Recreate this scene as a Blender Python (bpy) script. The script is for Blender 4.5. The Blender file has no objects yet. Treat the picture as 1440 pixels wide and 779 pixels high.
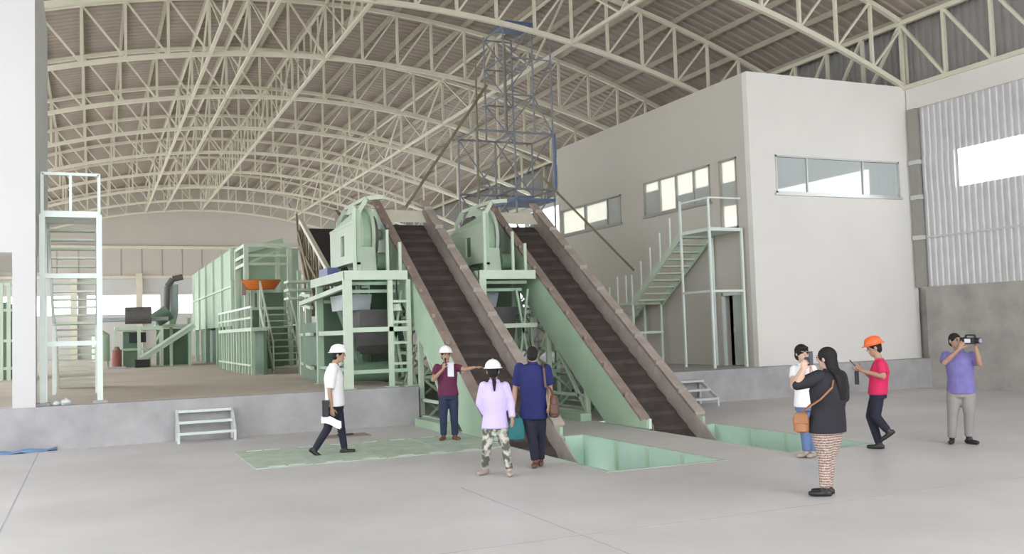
import bpy, bmesh, math, random
from mathutils import Vector, Matrix
random.seed(7)
S = bpy.context.scene
COL = S.collection
V = Vector

# ------------------------------------------------------------------ materials
def mat(name, col, rough=0.6, metal=0.0, var=0.12, scale=3.0, bump=0.0, bscale=20.0, col2=None, spec=0.4):
    m = bpy.data.materials.new(name); m.use_nodes = True
    nt = m.node_tree; N = nt.nodes; L = nt.links
    b = N['Principled BSDF']
    b.inputs['Roughness'].default_value = rough
    b.inputs['Metallic'].default_value = metal
    b.inputs['Specular IOR Level'].default_value = spec
    tc = N.new('ShaderNodeTexCoord')
    nz = N.new('ShaderNodeTexNoise'); nz.inputs['Scale'].default_value = scale
    nz.inputs['Detail'].default_value = 6; nz.inputs['Roughness'].default_value = 0.6
    L.new(tc.outputs['Object'], nz.inputs['Vector'])
    rp = N.new('ShaderNodeValToRGB')
    c2 = col2 if col2 else tuple(c * (1 - var) for c in col)
    rp.color_ramp.elements[0].position = 0.3; rp.color_ramp.elements[1].position = 0.7
    rp.color_ramp.elements[0].color = (*c2, 1)
    rp.color_ramp.elements[1].color = (*col, 1) if col2 else (*tuple(min(1, c * (1 + var * .5)) for c in col), 1)
    L.new(nz.outputs['Fac'], rp.inputs['Fac'])
    L.new(rp.outputs['Color'], b.inputs['Base Color'])
    if bump:
        n2 = N.new('ShaderNodeTexNoise'); n2.inputs['Scale'].default_value = bscale; n2.inputs['Detail'].default_value = 4
        L.new(tc.outputs['Object'], n2.inputs['Vector'])
        bp = N.new('ShaderNodeBump'); bp.inputs['Strength'].default_value = bump; bp.inputs['Distance'].default_value = 0.02
        L.new(n2.outputs['Fac'], bp.inputs['Height']); L.new(bp.outputs['Normal'], b.inputs['Normal'])
    return m

def glassmat(name, col, rough=0.08, alpha=1.0, emit=None, estr=0.0):
    m = bpy.data.materials.new(name); m.use_nodes = True
    b = m.node_tree.nodes['Principled BSDF']
    b.inputs['Base Color'].default_value = (*col, 1); b.inputs['Roughness'].default_value = rough
    b.inputs['Specular IOR Level'].default_value = 0.6
    b.inputs['Alpha'].default_value = alpha
    if emit:
        b.inputs['Emission Color'].default_value = (*emit, 1); b.inputs['Emission Strength'].default_value = estr
    return m

M = {}
M['floor'] = mat('concrete_floor', (0.565, 0.545, 0.535), 0.45, var=0.16, scale=0.35, bump=0.15, bscale=6, spec=0.35)
M['slab'] = mat('concrete_platform', (0.42, 0.405, 0.41), 0.75, var=0.25, scale=1.1, bump=0.3, bscale=9)
M['slabtop'] = mat('dusty_platform', (0.53, 0.455, 0.385), 0.8, var=0.15, scale=0.5)
M['rough'] = mat('bare_concrete', (0.42, 0.40, 0.37), 0.85, var=0.25, scale=1.3, bump=0.3, bscale=8)
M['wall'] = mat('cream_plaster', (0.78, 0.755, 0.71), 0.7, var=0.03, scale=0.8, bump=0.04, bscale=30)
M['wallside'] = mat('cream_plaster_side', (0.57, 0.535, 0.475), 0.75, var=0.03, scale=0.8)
M['white'] = mat('white_plaster', (0.62, 0.615, 0.60), 0.7, var=0.03, scale=0.8)
M['roof'] = mat('roof_sheet', (0.40, 0.34, 0.29), 0.6, var=0.12, scale=0.6)
M['corr'] = mat('corrugated_steel', (0.66, 0.645, 0.65), 0.42, metal=0.25, var=0.08, scale=2)
M['corrdark'] = mat('corrugated_upper', (0.40, 0.385, 0.37), 0.5, metal=0.2, var=0.1, scale=2)
M['truss'] = mat('cream_truss_paint', (0.74, 0.705, 0.565), 0.5, var=0.06, scale=2)
M['purlin'] = mat('purlin_paint', (0.46, 0.415, 0.33), 0.6, var=0.1, scale=2)
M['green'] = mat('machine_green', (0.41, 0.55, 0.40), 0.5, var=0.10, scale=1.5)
M['greend'] = mat('shaded_green', (0.15, 0.23, 0.16), 0.6, var=0.18, scale=1.5)  # darker machine green, the shade of recesses put into the colour
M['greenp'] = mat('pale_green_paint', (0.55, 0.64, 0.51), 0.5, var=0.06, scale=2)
M['mint'] = mat('mint_hopper_lining', (0.45, 0.63, 0.51), 0.5, var=0.08, scale=2)
M['plate'] = mat('green_floor_plate', (0.44, 0.53, 0.43), 0.6, var=0.22, scale=3)
M['stairw'] = mat('pale_stair_paint', (0.72, 0.79, 0.74), 0.5, var=0.06, scale=2)
M['steel'] = mat('galvanised_step', (0.62, 0.66, 0.64), 0.45, metal=0.2, var=0.08, scale=4)
M['rust'] = mat('rusty_skirt', (0.30, 0.235, 0.20), 0.75, var=0.25, scale=4, bump=0.2)
M['rustl'] = mat('dusty_skirt', (0.40, 0.34, 0.30), 0.75, var=0.2, scale=3, bump=0.2)
M['belt'] = mat('dark_apron', (0.080, 0.064, 0.060), 0.7, var=0.35, scale=3, bump=0.3)
M['dgrey'] = mat('dark_grey_steel', (0.13, 0.12, 0.12), 0.6, var=0.2)
M['dark'] = mat('dark_rubber', (0.035, 0.035, 0.04), 0.6, var=0.2)
M['brown'] = mat('brown_steel', (0.23, 0.19, 0.12), 0.7, var=0.25, scale=3)
M['blue'] = mat('blue_scaffold_paint', (0.10, 0.16, 0.30), 0.5, var=0.2)
M['bluegrey'] = mat('faded_scaffold_paint', (0.25, 0.265, 0.29), 0.55, var=0.25)
M['orange'] = mat('orange_paint', (0.62, 0.17, 0.03), 0.5, var=0.15)
M['red'] = mat('red_paint', (0.28, 0.10, 0.08), 0.5, var=0.15)
M['navyblue'] = mat('blue_motor_paint', (0.08, 0.10, 0.28), 0.4)
M['greym'] = mat('grey_chute', (0.42, 0.45, 0.47), 0.5, var=0.1)
M['cream'] = mat('cream_cover', (0.72, 0.70, 0.58), 0.5, var=0.08)
M['alu'] = mat('aluminium_frame', (0.62, 0.62, 0.60), 0.35, metal=0.5, var=0.04)
M['framed'] = mat('dark_window_frame', (0.34, 0.33, 0.29), 0.5, var=0.05)
M['tarp'] = mat('blue_tarp', (0.16, 0.27, 0.45), 0.6, var=0.2)
M['pane'] = glassmat('grey_window_glass', (0.46, 0.51, 0.50), 0.03)
M['pane'].node_tree.nodes['Principled BSDF'].inputs['Coat Weight'].default_value = 1.0
M['pane'].node_tree.nodes['Principled BSDF'].inputs['Coat IOR'].default_value = 2.0
M['pane'].node_tree.nodes['Principled BSDF'].inputs['Coat Roughness'].default_value = 0.02
M['panemilky'] = glassmat('milky_window_glass', (0.70, 0.73, 0.70), 0.03, alpha=0.5)  # pale half opaque tint added to brighten the dim room behind
M['glow_blind'] = glassmat('self_lit_blind', (0.85, 0.82, 0.74), 0.8, emit=(1.0, 0.97, 0.87), estr=0.6)  # glow put into the material; no lamp stands behind the blinds
M['inside'] = mat('office_interior', (0.50, 0.50, 0.46), 0.8, var=0.1)
M['acw'] = mat('air_unit_white', (0.75, 0.75, 0.70), 0.5)

# ------------------------------------------------------------------ mesh builder
class MB:
    def __init__(s): s.v = []; s.f = []
    def add(s, vs, fs):
        o = len(s.v); s.v += [V(p) for p in vs]; s.f += [tuple(i + o for i in f) for f in fs]; return s
    def box(s, x0, x1, y0, y1, z0, z1):
        vs = [(x, y, z) for z in (z0, z1) for y in (y0, y1) for x in (x0, x1)]
        return s.add(vs, [(0, 2, 3, 1), (4, 5, 7, 6), (0, 1, 5, 4), (2, 6, 7, 3), (0, 4, 6, 2), (1, 3, 7, 5)])
    def bar(s, a, b, w=0.08, h=None, up=(0, 0, 1)):
        a, b = V(a), V(b); d = (b - a); h = h or w
        if d.length < 1e-6: return s
        d.normalize(); u = V(up)
        if abs(d.dot(u)) > 0.98: u = V((0, 1, 0))
        r = d.cross(u).normalized(); u = r.cross(d)
        vs = []
        for p in (a, b):
            for (i, j) in ((-1, -1), (1, -1), (1, 1), (-1, 1)):
                vs.append(p + r * (w / 2 * i) + u * (h / 2 * j))
        return s.add(vs, [(3, 2, 1, 0), (4, 5, 6, 7), (0, 1, 5, 4), (1, 2, 6, 5), (2, 3, 7, 6), (3, 0, 4, 7)])
    def path(s, pts, w, h=None, up=(0, 0, 1)):
        for a, b in zip(pts, pts[1:]): s.bar(a, b, w, h, up)
        return s
    def sweep(s, pts, w, h):            # continuous rectangular beam in the XZ plane (Y = width)
        pts = [V(p) for p in pts]; vs = []; n = len(pts)
        for i, p in enumerate(pts):
            t = (pts[min(n - 1, i + 1)] - pts[max(0, i - 1)]).normalized()
            u = V((-t.z, 0, t.x))
            for (a, b) in ((-1, -1), (1, -1), (1, 1), (-1, 1)):
                vs.append(p + V((0, w / 2 * a, 0)) + u * (h / 2 * b))
        fs = [(0, 1, 2, 3), tuple(4 * (n - 1) + k for k in (3, 2, 1, 0))]
        for i in range(n - 1):
            for k in range(4):
                a = 4 * i + k; b = 4 * i + (k + 1) % 4; fs.append((a, a + 4, b + 4, b))
        return s.add(vs, fs)
    def tube(s, a, b, r, r2=None, seg=14, caps=True):
        a, b = V(a), V(b); r2 = r if r2 is None else r2; d = (b - a).normalized()
        u = V((0, 0, 1)) if abs(d.z) < 0.95 else V((0, 1, 0))
        x = d.cross(u).normalized(); y = x.cross(d)
        vs = []
        for p, rr in ((a, r), (b, r2)):
            for k in range(seg):
                t = 2 * math.pi * k / seg; vs.append(p + (x * math.cos(t) + y * math.sin(t)) * rr)
        fs = [(k, k + seg, (k + 1) % seg + seg, (k + 1) % seg) for k in range(seg)]
        if caps: fs += [tuple(range(seg)), tuple(range(2 * seg - 1, seg - 1, -1))]
        return s.add(vs, fs)
    def ringx(s, c, x0, x1, ro, ri, seg=32):   # ring with its axis along X
        vs = []
        for x in (x0, x1):
            for r in (ro, ri):
                for k in range(seg):
                    t = 2 * math.pi * k / seg; vs.append((x, c[0] + math.cos(t) * r, c[1] + math.sin(t) * r))
        fs = []
        for k in range(seg):
            n = (k + 1) % seg
            A, B, Cc, D = 0, seg, 2 * seg, 3 * seg
            fs += [(A + k, A + n, Cc + n, Cc + k), (B + n, B + k, D + k, D + n), (A + n, A + k, B + k, B + n), (Cc + k, Cc + n, D + n, D + k)]
        return s.add(vs, fs)
    def prismx(s, poly, x0, x1):        # polygon in (y, z), extruded along X
        n = len(poly)
        vs = [(x0, y, z) for y, z in poly] + [(x1, y, z) for y, z in poly]
        fs = [tuple(range(n)), tuple(range(2 * n - 1, n - 1, -1))] + [(k, k + n, (k + 1) % n + n, (k + 1) % n) for k in range(n)]
        return s.add(vs, fs)
    def build(s, name, m, parent=None, smooth=False, bevel=0.0, off=None):
        me = bpy.data.meshes.new(name)
        o0 = V((0, 0, 0))
        if parent is not None:
            r = parent
            while r.parent: r = r.parent
            o0 = r.location
        if off is not None: o0 = V(off)
        me.from_pydata([p - o0 for p in s.v], [], s.f)
        me.materials.append(m)
        bm = bmesh.new(); bm.from_mesh(me)
        bmesh.ops.recalc_face_normals(bm, faces=bm.faces)
        bm.to_mesh(me); bm.free()
        o = bpy.data.objects.new(name, me); COL.objects.link(o)
        if off is not None and parent is None: o.location = V(off)
        if parent is not None: o.parent = parent
        if smooth:
            for p in me.polygons: p.use_smooth = True
            me.set_sharp_from_angle(angle=math.radians(40))
        if bevel:
            b = o.modifiers.new('bevel', 'BEVEL'); b.width = bevel; b.segments = 2; b.limit_method = 'ANGLE'
        return o

def thing(name, label, cat, loc=(0, 0, 0), group=None):
    o = bpy.data.objects.new(name, None); COL.objects.link(o); o.location = loc; o.empty_display_size = 0.2
    o['label'] = label; o['category'] = cat
    if group: o['group'] = group
    return o
def tag(o, label, cat, group=None):
    o['label'] = label; o['category'] = cat
    if group: o['group'] = group
    return o
def struct(o, label, cat='wall'):
    o['kind'] = 'structure'; o['label'] = label; o['category'] = cat; return o
def copy_tree(o, parent=None):
    c = o.copy(); COL.objects.link(c)
    if parent is not None: c.parent = parent
    for ch in list(o.children): copy_tree(ch, c)
    return c

def holed(axis, pos, th, u0, u1, z0, z1, holes):
    """wall slab with rectangular holes. axis 'x': plane X=pos..pos+th spanned by (Y,Z); 'y': plane Y; 'z': floor slab spanned by (X,Y)."""
    m = MB()
    us = sorted({u0, u1, *[h[0] for h in holes], *[h[1] for h in holes]})
    zs = sorted({z0, z1, *[h[2] for h in holes], *[h[3] for h in holes]})
    us = [u for u in us if u0 <= u <= u1]; zs = [z for z in zs if z0 <= z <= z1]
    def solid(i, j):
        if i < 0 or j < 0 or i >= len(us) - 1 or j >= len(zs) - 1: return False
        cu = (us[i] + us[i + 1]) / 2; cz = (zs[j] + zs[j + 1]) / 2
        return not any(h[0] < cu < h[1] and h[2] < cz < h[3] for h in holes)
    def P(u, z, t):
        if axis == 'x': return (pos + t, u, z)
        if axis == 'y': return (u, pos + t, z)
        return (u, z, pos + t)
    def quad(*ps): m.add(ps, [(0, 1, 2, 3)])
    for i in range(len(us) - 1):
        for j in range(len(zs) - 1):
            if not solid(i, j): continue
            a, b, c, d = us[i], us[i + 1], zs[j], zs[j + 1]
            quad(P(a, c, 0), P(b, c, 0), P(b, d, 0), P(a, d, 0)); quad(P(a, c, th), P(b, c, th), P(b, d, th), P(a, d, th))
            if not solid(i - 1, j): quad(P(a, c, 0), P(a, d, 0), P(a, d, th), P(a, c, th))
            if not solid(i + 1, j): quad(P(b, c, 0), P(b, d, 0), P(b, d, th), P(b, c, th))
            if not solid(i, j - 1): quad(P(a, c, 0), P(b, c, 0), P(b, c, th), P(a, c, th))
            if not solid(i, j + 1): quad(P(a, d, 0), P(b, d, 0), P(b, d, th), P(a, d, th))
    # weld
    idx = {}; vv = []; ff = []
    for f in m.f:
        nf = []
        for k in f:
            key = tuple(round(x, 4) for x in m.v[k])
            if key not in idx: idx[key] = len(vv); vv.append(m.v[k])
            nf.append(idx[key])
        ff.append(tuple(nf))
    m.v = vv; m.f = ff
    return m

# ------------------------------------------------------------------ camera, from the photograph's two vanishing points
F = 1330.0
def cv(px, py): return V(((px - 720) / F, -(py - 389.5) / F, -1)).normalized()
dY = cv(130, 482); dX = cv(3715, 372); dX = (dX - dY * dX.dot(dY)).normalized(); dZ = dX.cross(dY)
cam_d = bpy.data.cameras.new('camera'); cam = bpy.data.objects.new('camera', cam_d); COL.objects.link(cam)
rot = Matrix((dX, dY, dZ))
cam.matrix_world = Matrix.Translation((0, 0, 1.95)) @ rot.to_4x4()
cam_d.sensor_fit = 'HORIZONTAL'; cam_d.sensor_width = 36; cam_d.lens = 36 * F / 1440
cam_d.clip_end = 500
S.camera = cam

# ------------------------------------------------------------------ setting
PITS = [(6.38, 8.2, 11.3, 15.42), (9.5, 11.1, 11.4, 15.42)]
HALL_X0, HALL_X1, Y_FAR = -6.7, 21.6, 74.6
CX = 7.45; ZE = 8.55; RISE = 3.0; HALF = 14.15; DEPTH = 1.9
def arch(x): return ZE + RISE * (1 - ((x - CX) / HALF) ** 2)

SLOTS = [(6.5, 7.74, 15.42, 17.4), (9.6, 10.84, 15.42, 17.4)]
fl = holed('z', -0.3, 0.3, -7.2, 22.3, -13, 25, PITS + SLOTS).build('floor', M['floor'])
struct(fl, 'pale grey concrete hall floor with two hopper pits', 'floor')
for x0_, y0_, x1_, y1_ in ((4.2, -12.9, 4.2, 11.2), (-7, 8.0, 22, 8.0), (-.9, -12.9, -.9, 19.4)):
    MB().box(x0_ - .008, x1_ + .008, y0_ - .008, y1_ + .008, -.01, .002).build('joint', M['slab'], fl)
# raised platform, with the bay for the conveyors
SLZ = 0.8
m = MB(); m.box(-9, 6.40, 19.5, 25, 0, SLZ); m.box(12.3, 22.3, 19.5, 25, 0, SLZ); m.box(-9, 22.3, 25, Y_FAR + .5, -0.3, SLZ)
pl = m.build('floor_platform', M['slab']); struct(pl, 'raised grey concrete machine platform with exposed front face', 'floor')
m = MB(); e = 0.004
m.box(-8.9, 6.38, 19.9, 25.02, SLZ - .02, SLZ + e); m.box(-8.9, 14.3, 25.02, Y_FAR, SLZ - .02, SLZ + e)
t = m.build('floor_screed', M['slabtop']); struct(t, 'brownish dusty screed on top of the raised platform', 'floor')

# right wall: concrete base, corrugated sheet with a daylight strip, ring beam, upper sheet
WX = HALL_X1
wb = MB().box(WX - .2, WX + .3, -20, 19.56, 0, 2.8).box(WX + .1, WX + .3, 19.56, Y_FAR, 0, 2.8).build('wall_right', M['rough'])
struct(wb, 'bare grey concrete base of the side wall behind the cameraman')
def corr(m, x, y0, y1, z0, z1, pitch=0.2, dep=0.045):
    prof = []; y = y0
    while y < y1 - 1e-6:
        for (f, d) in ((0, 0), (.3, 0), (.42, 1), (.78, 1), (.9, 0)):
            yy = y + f * pitch
            if yy < y1: prof.append((yy, d * dep))
        y += pitch
    prof.append((y1, 0)); n = len(prof)
    vs = [(x - d, yy, z0) for yy, d in prof] + [(x - d, yy, z1) for yy, d in prof] + [(x + .03, yy, z0) for yy, d in prof] + [(x + .03, yy, z1) for yy, d in prof]
    fs = [(k, k + 1, k + 1 + n, k + n) for k in range(n - 1)] + [(k + 2 * n, k + 3 * n, k + 1 + 3 * n, k + 1 + 2 * n) for k in range(n - 1)]
    for k in range(n - 1): fs += [(k, k + 2 * n, k + 1 + 2 * n, k + 1), (k + n, k + 1 + n, k + 1 + 3 * n, k + 3 * n)]
    m.add(vs, fs)
STRIP = (13.4, 18.42, 5.48, 6.5)
m = MB(); x = WX
corr(m, x, -20, 19.97, 2.8, 4.2); corr(m, x, -20, 19.97, 4.2, STRIP[2]); corr(m, x, -20, STRIP[0], STRIP[2], STRIP[3])
corr(m, x, STRIP[1], 19.97, STRIP[2], STRIP[3]); corr(m, x, -20, 19.97, STRIP[3], 7.95)
wc = m.build('wall_corrugated', M['corr']); struct(wc, 'white ribbed metal side wall with a long bright daylight opening')
m = MB(); m.bar((x - .05, -20, 4.2), (x - .05, 19.55, 4.2), .03, .05)
m.build('lap_joint', M['corr'], wc)
m = MB().box(x - .12, x + .3, -20, 19.96, 7.9, 8.5); struct(m.build('trim_2', M['wall']), 'cream ring beam above the ribbed side wall', 'beam')
m = MB(); corr(m, x + .35, -20, Y_FAR, 8.4, 10.75, .25, .06); struct(m.build('wall_upper', M['corrdark']), 'grey ribbed sheeting above the ring beam of the side wall')
m = MB().box(x - .02, x + .3, 20.0, Y_FAR, 2.8, 3.2).box(x - .02, x + .3, 20.0, Y_FAR, 8.2, 8.5)
m.box(x - .02, x + .3, 20, 36, 3.2, 8.2)
for k in range(6): m.box(x - .02, x + .3, 40 + 6 * k, 40.6 + 6 * k, 3.2, 8.2)  # open bays between these piers are added to let daylight in
struct(m.build('wall_rear', M['white']), 'side wall of the hall behind the office block')
m = MB().box(21.42, 21.55, 19.62, 19.9, 2.8, 7.9); struct(m.build('trim_3', M['framed']), 'dark steel column in the corner beside the office wall', 'column')
m = MB()
for z in (4.15, 5.3, 6.3): m.box(21.40, 21.57, 19.60, 19.92, z, z + .12)
m.build('bracket', M['white'], bpy.data.objects['trim_3'])
# unseen left wall of the hall, tall openings added to let sky light in
m = holed('x', HALL_X0 - .3, .3, -12, Y_FAR, 0, 10.7, [(1 + 6 * k, 6.4 + 6 * k, 1.0, 9.0) for k in range(12)])
struct(m.build('wall_left', M['white']), 'unseen side wall of the hall with tall openings added for daylight')

# far gable wall
holes = [(-6.2 + 5.55 * k + .3, -6.2 + 5.55 * (k + 1) - .3, 3.95, 5.35) for k in range(5)]
m = holed('y', Y_FAR, .3, HALL_X0 - .3, WX + .4, 0.8, 6.7, holes); wf = m.build('wall_far', M['white'])
struct(wf, 'pale far end wall with a row of bright windows')
m = MB()
m.box(HALL_X0, WX, Y_FAR - .02, Y_FAR + .3, 6.7, 8.8)
for k in range(20): m.box(HALL_X0 + .25 + 1.41 * k, HALL_X0 + 1.57 + 1.41 * k, Y_FAR - .08, Y_FAR - .02, 6.76, 8.75)
struct(m.build('wall_far_panels', M['wallside']), 'beige panels above the windows of the far end wall')
m = MB()
poly = [(HALL_X0, 8.8)] + [(HALL_X0 + k * (WX - HALL_X0) / 24, arch(HALL_X0 + k * (WX - HALL_X0) / 24) + DEPTH + .3) for k in range(25)] + [(WX, 8.8)]
n = len(poly)
m.add([(a, Y_FAR, b) for a, b in poly] + [(a, Y_FAR + .3, b) for a, b in poly], [tuple(range(n)), tuple(range(2 * n - 1, n - 1, -1))] + [(k, k + n, (k + 1) % n + n, (k + 1) % n) for k in range(n)])
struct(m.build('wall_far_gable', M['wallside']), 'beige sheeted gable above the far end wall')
m = MB(); m.box(HALL_X0, WX, Y_FAR - .25, Y_FAR - .05, 6.55, 6.75); m.box(HALL_X0, WX, Y_FAR - .25, Y_FAR - .05, 8.75, 8.95)
struct(m.build('trim_4', M['truss']), 'cream rails across the far end wall', 'trim')
for k, xx in enumerate((-1.2, 3.15, 8.7, 14.2)):
    m = MB().box(xx - .22, xx + .22, Y_FAR - .5, Y_FAR - .06, SLZ, 6.9)
    struct(m.build('column_%d' % (k + 1), M['truss']), ('cream column against the far end wall, between bright windows', 'cream column at the far end wall in front of a window pier', 'cream column at the far wall behind the green cabinet', 'cream column at the far wall behind the office block')[k], 'column')

# roof: arched corrugated sheet with purlins
nx = 44; Y0R = -3.0  # unseen front edge of the roof placed to limit sky light on the floor
prof = []
xs = []
for k in range(nx + 1):
    xx = HALL_X0 - .6 + k * (WX - HALL_X0 + 1.2) / nx
    xs.append((xx, arch(xx) + DEPTH + .26))
m = MB(); ys = []; y = Y0R
while y < Y_FAR + .4:
    for f, d in ((0, 0), (.25, 0), (.35, .05), (.65, .05), (.75, 0)): ys.append((y + f * .4, d))
    y += .4
vs = [(a, yy, b - d) for yy, d in ys for a, b in xs]; w = nx + 1
fs = [(j * w + i, j * w + i + 1, (j + 1) * w + i + 1, (j + 1) * w + i) for j in range(len(ys) - 1) for i in range(nx)]
m.add(vs, fs); o = len(vs)
m.add([(a, yy, b + .08) for yy in (Y0R, Y_FAR + .6) for a, b in xs], [(i, i + w, i + w + 1, i + 1) for i in range(nx)])
ce = m.build('ceiling', M['roof']); struct(ce, 'arched brownish ribbed metal roof over the whole hall', 'roof')
NP = 22; PS = 2 * HALF / NP
for k in range(NP + 1):
    xx = CX - HALF + k * PS; zz = arch(xx) + DEPTH + .14
    MB().box(xx - .05, xx + .05, Y0R + .2, Y_FAR, zz - .08, zz + .1).build('purlin', M['purlin'], ce)

# ------------------------------------------------------------------ roof trusses
TL = ['cream arched roof truss nearest the viewer, springing from the office corner',
      'second cream arched truss from the front, passing behind the scaffold top',
      'third cream arched truss from the front, ending above the office side windows',
      'fourth cream arched roof truss counted from the front of the hall',
      'fifth cream arched roof truss counted from the front of the hall',
      'sixth cream arched roof truss counted from the front of the hall',
      'seventh cream arched roof truss counted from the front of the hall',
      'eighth cream arched roof truss counted from the front of the hall',
      'ninth cream arched roof truss, last but one before the gable',
      'last cream arched roof truss, against the far gable wall']
tr = thing('roof_truss', TL[0], 'roof truss', (CX, 20, ZE), 'arched roof trusses spanning the hall')
nodes = [CX - HALF + k * PS for k in range(NP + 1)]
fine = [CX - HALF + k * PS / 3 for k in range(NP * 3 + 1)]
MB().sweep([(a, 20, arch(a)) for a in fine], .13, .14).build('lower_chord', M['truss'], tr)
MB().sweep([(a, 20, arch(a) + DEPTH) for a in fine], .13, .13).build('upper_chord', M['truss'], tr)
for k, a in enumerate(nodes):
    MB().bar((a, 20, arch(a)), (a, 20, arch(a) + DEPTH), .085).build('vertical_strut', M['truss'], tr)
for k in range(NP):
    a, b = nodes[k], nodes[k + 1]
    if k < NP // 2: p, q = (a, 20, arch(a) + DEPTH), (b, 20, arch(b))
    else: p, q = (b, 20, arch(b) + DEPTH), (a, 20, arch(a))
    MB().bar(p, q, .06).build('diagonal_strut', M['truss'], tr)
for k in range(1, 10):
    c = copy_tree(tr); c.location.y = 20 + 6 * k - (0.4 if k == 9 else 0); c['label'] = TL[k]
# crown girder along the hall, with close verticals
def girder(x, close, label, zl=None, y0=20, y1=74):
    g = thing('bracing_girder', label, 'girder', (x, y0, arch(x)), 'lengthwise girders between the arched trusses')
    zl = arch(x) if zl is None else zl; zu = arch(x) + DEPTH
    MB().box(x - .05, x + .05, y0, y1, zl - .05, zl + .05).build('bottom_rail', M['truss'], g)
    MB().box(x - .04, x + .04, y0, y1, zu - .04, zu + .04).build('top_rail', M['truss'], g)
    n = int((y1 - y0) / 6)
    if close:
        k = 0; y = y0 + 1.2
        while y < y1 and k < 60:
            MB().bar((x, y, zl), (x, y, zu), .06).build('vertical_strut', M['truss'], g); y += 1.2; k += 1
    for k in range(n):
        a = y0 + 6 * k
        MB().bar((x, a, zu), (x, a + 3, zl), .06).build('diagonal_strut', M['truss'], g)
        MB().bar((x, a + 3, zl), (x, a + 6, zu), .06).build('diagonal_strut', M['truss'], g)
    return g
girder(CX, True, 'cream lengthwise girder under the roof crown with close upright bars')
girder(CX - 3 * PS, False, 'cream lengthwise girder on the stair tower side, farther from the crown girder')
girder(CX - 2 * PS, False, 'cream lengthwise girder on the stair tower side, next to the crown girder')
girder(CX + 5 * PS, False, 'cream lengthwise girder passing beside the blue scaffold top')
# eave girder on the right wall
g = thing('eave_girder', 'cream lattice girder along the eaves above the ring beam', 'girder', (WX - .15, 8, 8.5))
xe = WX - .15
MB().box(xe - .06, xe + .06, 8, 74, 8.5, 8.62).build('bottom_rail', M['truss'], g)
MB().box(xe - .06, xe + .06, 8, 74, 10.4, 10.52).build('top_rail', M['truss'], g)
y = 8.0
while y < 44:
    MB().bar((xe, y, 8.55), (xe, y, 10.45), .09).build('vertical_strut', M['truss'], g)
    if y < 20: p, q = (xe, y + 1.5, 10.45), (xe, y, 8.55)
    else: p, q = (xe, y, 10.45), (xe, y + 1.5, 8.55)
    MB().bar(p, q, .08).build('diagonal_strut', M['truss'], g)
    y += 1.5

# ------------------------------------------------------------------ office block
OX0, OX1, OY0, OY1, OZ = 15.86, 21.6, 20.0, 31.2, 8.6
W = [('y', 16.68, 21.08, 5.38, 6.40)]
fw = holed('y', OY0, .2, OX0, OX1, SLZ, OZ, [W[0][1:]]).build('wall_office_front', M['wall'])
struct(fw, 'cream front wall of the two storey office block')
SW = [(26.68, 31.0, 5.34, 6.28), (21.78, 25.26, 5.36, 6.42), (20.58, 21.34, 4.5, 6.42), (20.55, 21.4, SLZ, 2.72)]
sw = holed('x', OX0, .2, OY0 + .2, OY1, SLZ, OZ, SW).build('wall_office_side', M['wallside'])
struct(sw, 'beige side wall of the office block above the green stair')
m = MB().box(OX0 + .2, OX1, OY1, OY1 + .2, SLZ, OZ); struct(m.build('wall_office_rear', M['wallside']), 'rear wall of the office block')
m = MB().box(OX0 + .2, OX1, OY0 + .2, OY1, OZ - .25, OZ - .05); struct(m.build('ceiling_office', M['white']), 'flat roof slab of the office block', 'roof')
m = MB().box(OX0 + .2, OX1, OY0 + .2, OY1, 4.25, 4.42); struct(m.build('floor_office', M['inside']), 'upper floor slab inside the office block', 'floor')
m = MB().box(18.2, 18.3, OY0 + .2, OY1, 4.42, OZ - .25).box(OX0 + .2, 18.2, 26.1, 26.2, 4.42, OZ - .25); struct(m.build('wall_office_inner', M['white']), 'white partition seen through the office windows')
def window(num, axis, u0, u1, z0, z1, pos, mull, label, kind='clear', fm='framed', glow_blind=None):
    """axis 'x': plane X=pos facing -X (u=Y); 'y': plane Y=pos facing -Y (u=X)"""
    def bx(mb, a, b, c, d, t0, t1):
        if axis == 'x': mb.box(pos + t0, pos + t1, a, b, c, d)
        else: mb.box(a, b, pos + t0, pos + t1, c, d)
        return mb
    f = MB(); w = .045
    for (a, b, c, d) in ((u0, u1, z1 - w, z1), (u0, u1, z0, z0 + w), (u0, u0 + w, z0, z1), (u1 - w, u1, z0, z1)): bx(f, a, b, c, d, -.03, .1)
    for q in mull: bx(f, q - .02, q + .02, z0, z1, -.01, .09)
    fo = f.build('window_%d' % num, M[fm]); struct(fo, label, 'window')
    edges = [u0] + list(mull) + [u1]
    for a, b in zip(edges, edges[1:]):
        p = bx(MB(), a + .03, b - .03, z0 + .05, z1 - .05, .03, .045).build('pane', M['pane' if kind == 'grey' else 'panemilky'], fo)
    s = bx(MB(), u0 - .06, u1 + .06, z0 - .06, z0, -.06, .05).build('sill', M[fm], fo)
    if glow_blind:
        for (a, b, zz, zt_) in glow_blind:
            bx(MB(), a, b, zz, zt_, .06, .08).build('glow_blind', M['glow_blind'], fo)
    return fo
window(1, 'y', 16.68, 21.08, 5.38, 6.40, OY0, [17.76, 19.75], 'long three part window high on the office front wall', 'grey', 'alu')
window(2, 'x', 26.68, 31.0, 5.34, 6.28, OX0, [27.6, 29.2], 'side office window farthest back, partly behind the scaffold', glow_blind=[(27.65, 29.1, 5.6, 6.2), (29.3, 30.9, 5.42, 6.2)])
window(3, 'x', 21.78, 25.26, 5.36, 6.42, OX0, [22.6, 23.5, 24.4], 'four pane side office window above the stair rail', glow_blind=[(21.85, 22.55, 5.85, 6.36), (22.65, 23.45, 5.78, 6.36), (23.55, 24.35, 5.42, 6.36), (24.45, 25.2, 6.12, 6.36)])
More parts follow.
